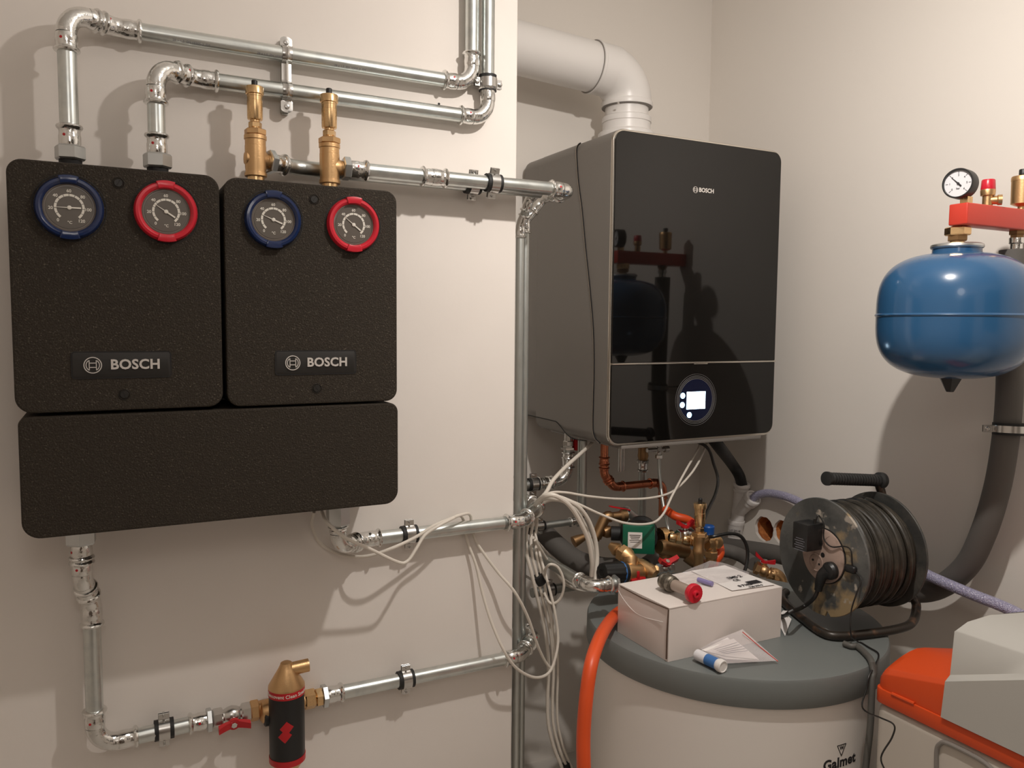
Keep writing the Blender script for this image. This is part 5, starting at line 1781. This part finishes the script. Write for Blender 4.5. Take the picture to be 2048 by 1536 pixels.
q = MB(); q.tube(spline([P(1505, 997, x=wx), P(1518, 989, x=wx), P(1545, 987, x=wx), P(1590, 1000, x=wx - .01), P(1660, 1040, x=1.91), P(1760, 1100, x=1.86), P(1845, 1145, x=1.842), P(1930, 1183, x=1.838), P(2010, 1215, x=1.845), P(2080, 1250, x=1.86)], 10), .0135, 20)
single('braided_hose', q, 'hose', 'violet braided hose from the waste pipe behind the cable reel', 'hose')
q = MB(); q.tube(spline([V((1.52, 1.85, -.33)), P(1412, 893, y=1.80), P(1428, 930, y=1.80), P(1436, 960, y=1.79), P(1430, 990, y=1.76), P(1415, 1022, y=1.70), P(1405, 1050, y=1.66)], 8), .0046, 10)
single('sensor_cable', q, 'cableb', 'black cable hanging from the boiler to behind the tall air vent', 'cable')
q = MB(); q.tube(spline([P(1414, 1074, y=1.635), P(1427, 1073, y=1.61), P(1460, 1067, y=1.60), P(1482, 1073, y=1.59), P(1494, 1095, y=1.58), P(1494, 1125, y=1.57), P(1487, 1150, y=1.55), P(1485, 1175, y=1.53)], 8), .0048, 10)
single('sensor_cable', q, 'cableb', 'black cable arching from the blue knob down behind the box', 'cable')
q = MB(); q.tube(spline([P(1330, 1018, y=1.86), P(1350, 1032, y=1.82), P(1376, 1040, y=1.80), P(1396, 1056, y=1.80), P(1420, 1080, y=1.78)], 8), .0125, 16)
q.tube(spline([P(1438, 1090, y=1.66), P(1440, 1106, y=1.64), P(1430, 1124, y=1.64), P(1420, 1150, y=1.67), P(1410, 1170, y=1.69)], 8), .0125, 16)
single('orange_hose', q, 'orange', 'orange hose winding behind the tall air vent', 'hose')
q = MB(); q.tube(off_lid(spline([P(1262, 1212, z=ZT + .018), P(1246, 1220, z=ZT + .017), P(1232, 1229, y=1.548), P(1216, 1248, y=1.45), P(1199, 1278, y=1.36), P(1183, 1325, y=1.30), P(1173, 1390, y=1.28), P(1167, 1470, y=1.27), P(1168, 1545, y=1.26), P(1172, 1640, y=1.26)], 10), .0142), .0142, 18)
single('orange_hose', q, 'orange', 'orange hose hanging down in front of the white cylinder', 'hose')

# ------------------------------------------------------------------ white cables
def wcable(label, nodes, r=.0035, m='cable', n=8, name='white_cable', group=None):
    q = MB(); q.tube(spline([P(a, b, y=c) for a, b, c in nodes], n), r, 10)
    return single(name, q, m, label, 'cable', group)


wcable('white cable dipping below the elbow pipe, then hanging lowest of all down the wall', [(643, 1022, 1.56), (655, 1045, 1.54), (690, 1075, 1.53), (740, 1098, 1.54), (795, 1124, 1.56), (815, 1122, 1.565), (832, 1098, 1.57), (850, 1070, 1.578), (880, 1050, 1.582), (905, 1037, 1.600), (918, 1031, 1.625), (926, 1038, 1.648), (930, 1060, 1.6535), (938, 1092, 1.650), (952, 1130, 1.642), (966, 1190, 1.63), (985, 1250, 1.61), (1010, 1305, 1.59), (1035, 1338, 1.60), (1070, 1355, 1.62), (1098, 1345, 1.64), (1112, 1310, 1.65), (1116, 1270, 1.66), (1108, 1215, 1.67), (1094, 1160, 1.69), (1080, 1110, 1.72), (1070, 1065, 1.75)])
wcable('white cable looping behind the elbow pipe, then crossing right to the cable bundle', [(628, 1024, 1.62), (624, 1050, 1.64), (640, 1085, 1.645), (680, 1108, 1.645), (730, 1113, 1.60), (780, 1098, 1.58), (830, 1075, 1.588), (865, 1053, 1.593), (895, 1040, 1.600), (925, 1029, 1.612), (940, 1030, 1.642), (944, 1055, 1.6535), (952, 1082, 1.650), (972, 1113, 1.64), (997, 1146, 1.63), (1030, 1185, 1.61), (1056, 1235, 1.62), (1075, 1290, 1.64), (1090, 1322, 1.66), (1102, 1335, 1.665), (1109, 1320, 1.675), (1105, 1260, 1.685), (1093, 1190, 1.70), (1082, 1130, 1.72), (1068, 1070, 1.76)])
for i, (dx, rr_) in enumerate(((-2, .0047), (8, .0040), (17, .0034))):
    wcable(['leftmost cable of the taped white bundle', 'middle cable of the taped white bundle', 'right cable of the taped white bundle'][i],
           [(1058 + dx, 1045, 1.765), (1054 + dx, 1075, 1.745), (1056 + dx, 1110, 1.72), (1066 + dx, 1150, 1.712), (1078 + dx, 1200, 1.712), (1090 + dx, 1250, 1.715), (1097 + dx, 1300, 1.72), (1099 + dx, 1345, 1.725), (1097 + dx, 1400, 1.73), (1099 + dx, 1450, 1.73), (1110 + dx, 1495, 1.73), (1124 + dx, 1530, 1.73), (1138 + dx, 1560, 1.73)], rr_)
a = P(1072, 1152, y=1.712); b = P(1080, 1167, y=1.712)
d = (b - a)
q = MB(); q.tube([a + X * .004, b + X * .005], [.0125, .0125], 14); single('tape_band', q, 'rubber', 'black tape around the white cable bundle', 'tape')
a = P(1131, 1528, y=1.73); q = MB(); q.tube([a, a + V((.008, 0, -.03))], .011, 14); single('tape_band', q, 'rubber', 'black tape near the floor on the white cables', 'tape')
wcable('small closed loop of white cable beside the taped bundle', [(1062, 1062, 1.775), (1074, 1100, 1.75), (1088, 1148, 1.70), (1091, 1138, 1.67), (1100, 1129, 1.65), (1114, 1133, 1.65), (1124, 1150, 1.65), (1128, 1172, 1.65), (1122, 1195, 1.66), (1110, 1206, 1.67), (1098, 1204, 1.68), (1088, 1185, 1.692)], .0034)
for i, nodes in enumerate((
        [(1058, 1052, 1.78), (1062, 1030, 1.75), (1074, 1005, 1.68), (1090, 992, 1.62), (1112, 992, 1.60), (1138, 1010, 1.60), (1158, 1040, 1.61), (1176, 1080, 1.62), (1184, 1125, 1.63), (1183, 1152, 1.64)],
        [(1066, 1050, 1.78), (1070, 1022, 1.76), (1085, 999, 1.71), (1110, 997, 1.66), (1146, 1006, 1.65), (1172, 1032, 1.66), (1188, 1070, 1.67), (1194, 1110, 1.67), (1192, 1150, 1.66), (1190, 1168, 1.65)],
        [(1072, 1052, 1.79), (1078, 1022, 1.77), (1092, 1003, 1.73), (1120, 1001, 1.69), (1150, 1018, 1.69), (1170, 1050, 1.70), (1184, 1090, 1.70), (1190, 1130, 1.70), (1190, 1168, 1.68)])):
    wcable(['front thick white cable arching over the corner pipe', 'second thick white cable arching just behind the front one', 'thinner white cable arching rearmost over the corner pipe'][i], nodes, (.0056, .0056, .0042)[i])
wcable('thick white cable slanting up to the boiler underside', [(1068, 1012, 1.73), (1092, 985, 1.73), (1105, 962, 1.75), (1130, 935, 1.80), (1158, 910, 1.86), (1180, 890, 1.93), (1188, 880, 1.97)], .0052)
wcable('upper white cable swinging right to the boiler underside', [(1060, 1030, 1.735), (1080, 1000, 1.69), (1100, 986, 1.675), (1130, 985, 1.68), (1180, 993, 1.70), (1240, 998, 1.74), (1300, 996, 1.76), (1345, 983, 1.78), (1380, 950, 1.80), (1402, 915, 1.83), (1414, 885, 1.86)], .0032)
wcable('lower white cable swinging over the green pump to the boiler', [(1064, 1036, 1.755), (1084, 1000, 1.705), (1110, 991, 1.68), (1150, 1005, 1.66), (1200, 1028, 1.66), (1250, 1046, 1.66), (1300, 1047, 1.67), (1325, 1030, 1.70), (1345, 990, 1.74), (1372, 940, 1.80), (1395, 900, 1.85), (1402, 880, 1.87)], .0032)
for i, nodes in enumerate(([(1066, 1075, 1.70), (1080, 1090, 1.76), (1100, 1115, 1.84), (1122, 1150, 1.88), (1150, 1172, 1.9), (1170, 1178, 1.9)], [(1070, 1080, 1.70), (1088, 1110, 1.74), (1105, 1135, 1.78), (1128, 1165, 1.8), (1152, 1178, 1.82), (1172, 1182, 1.82)])):
    wcable(['white cable running behind the loop towards the lid, upper one', 'white cable running behind the loop towards the lid, lower one'][i], nodes, .0040)

for px, py, lab in ((878, 208, 'small drill hole between the two upper pipes near the elbows'), (603, 1427, 'small drill hole in the wall right of the dirt separator')):
    c = P(px, py, y=YL - .0003)
    q = MB(); q.lathe(c, -Y, [(-.002, .0028), (.0002, .0028), (.0002, .0001)], 14); single('drill_hole', q, 'groove', lab, 'hole')
GR = dict(heating_pipe='zinc heating pipes along the walls', white_cable='loose white cables by the wall corner', air_vent='brass air vents', ball_valve='ball valves with red handles',
          pump_group='foam pump groups on the wall', brass_tee='brass tees carrying air vents', insulated_pipe='grey insulated pipes', orange_hose='orange hoses', sensor_cable='black cables by the tall vent',
          tape_band='black tape bands on the white cables', conduit_end='conduit stubs in the wall holes', drill_hole='drill holes in the wall', brass_elbow='large brass elbows', brass_fitting='brass fittings around the pump')
for o in list(SC.objects):
    b_ = o.name.split('.')[0]
    if o.parent is None and 'label' in o and b_ in GR and 'group' not in o: o['group'] = GR[b_]

# ------------------------------------------------------------------ light
def lamp(name, loc, power, rad, col, aim=None, size=168, blend=1.0):
    l = bpy.data.lights.new(name, 'SPOT' if aim else 'POINT'); l.energy = power; l.shadow_soft_size = rad; l.color = col
    o = bpy.data.objects.new(name, l); o.location = V(loc) + V((0, 0, H)); COL.objects.link(o)
    if aim:
        l.spot_size = radians(size); l.spot_blend = blend
        o.rotation_euler = V(aim).to_track_quat('-Z', 'Y').to_euler()
    return o


# a bare bulb on the ceiling (sharp shadows); the other two are added, to even and fill
lamp('ceiling_bulb', (.8995, .7526, .896), 14.5, .022, (1.0, .94, .88))
lamp('added_spot', (.8995, .7526, .896), 39.0, .022, (1.0, .94, .88), aim=(.50, .30, -.80))  # spot added at the bulb to push more light right and down
lamp('added_fill', (0.0, -.4, .70), 8.0, .20, (1.0, .94, .88))  # soft fill added behind the camera, not a known lamp
w = bpy.data.worlds.new('world'); SC.world = w; w.use_nodes = True
w.node_tree.nodes['Background'].inputs[0].default_value = (.9, .8, .7, 1); w.node_tree.nodes['Background'].inputs[1].default_value = .05
SC.view_settings.view_transform = 'Standard'
SC.view_settings.look = 'None'
SC.view_settings.gamma = 1
SC.view_settings.use_curve_mapping = False
SC.view_settings.exposure = 0.0
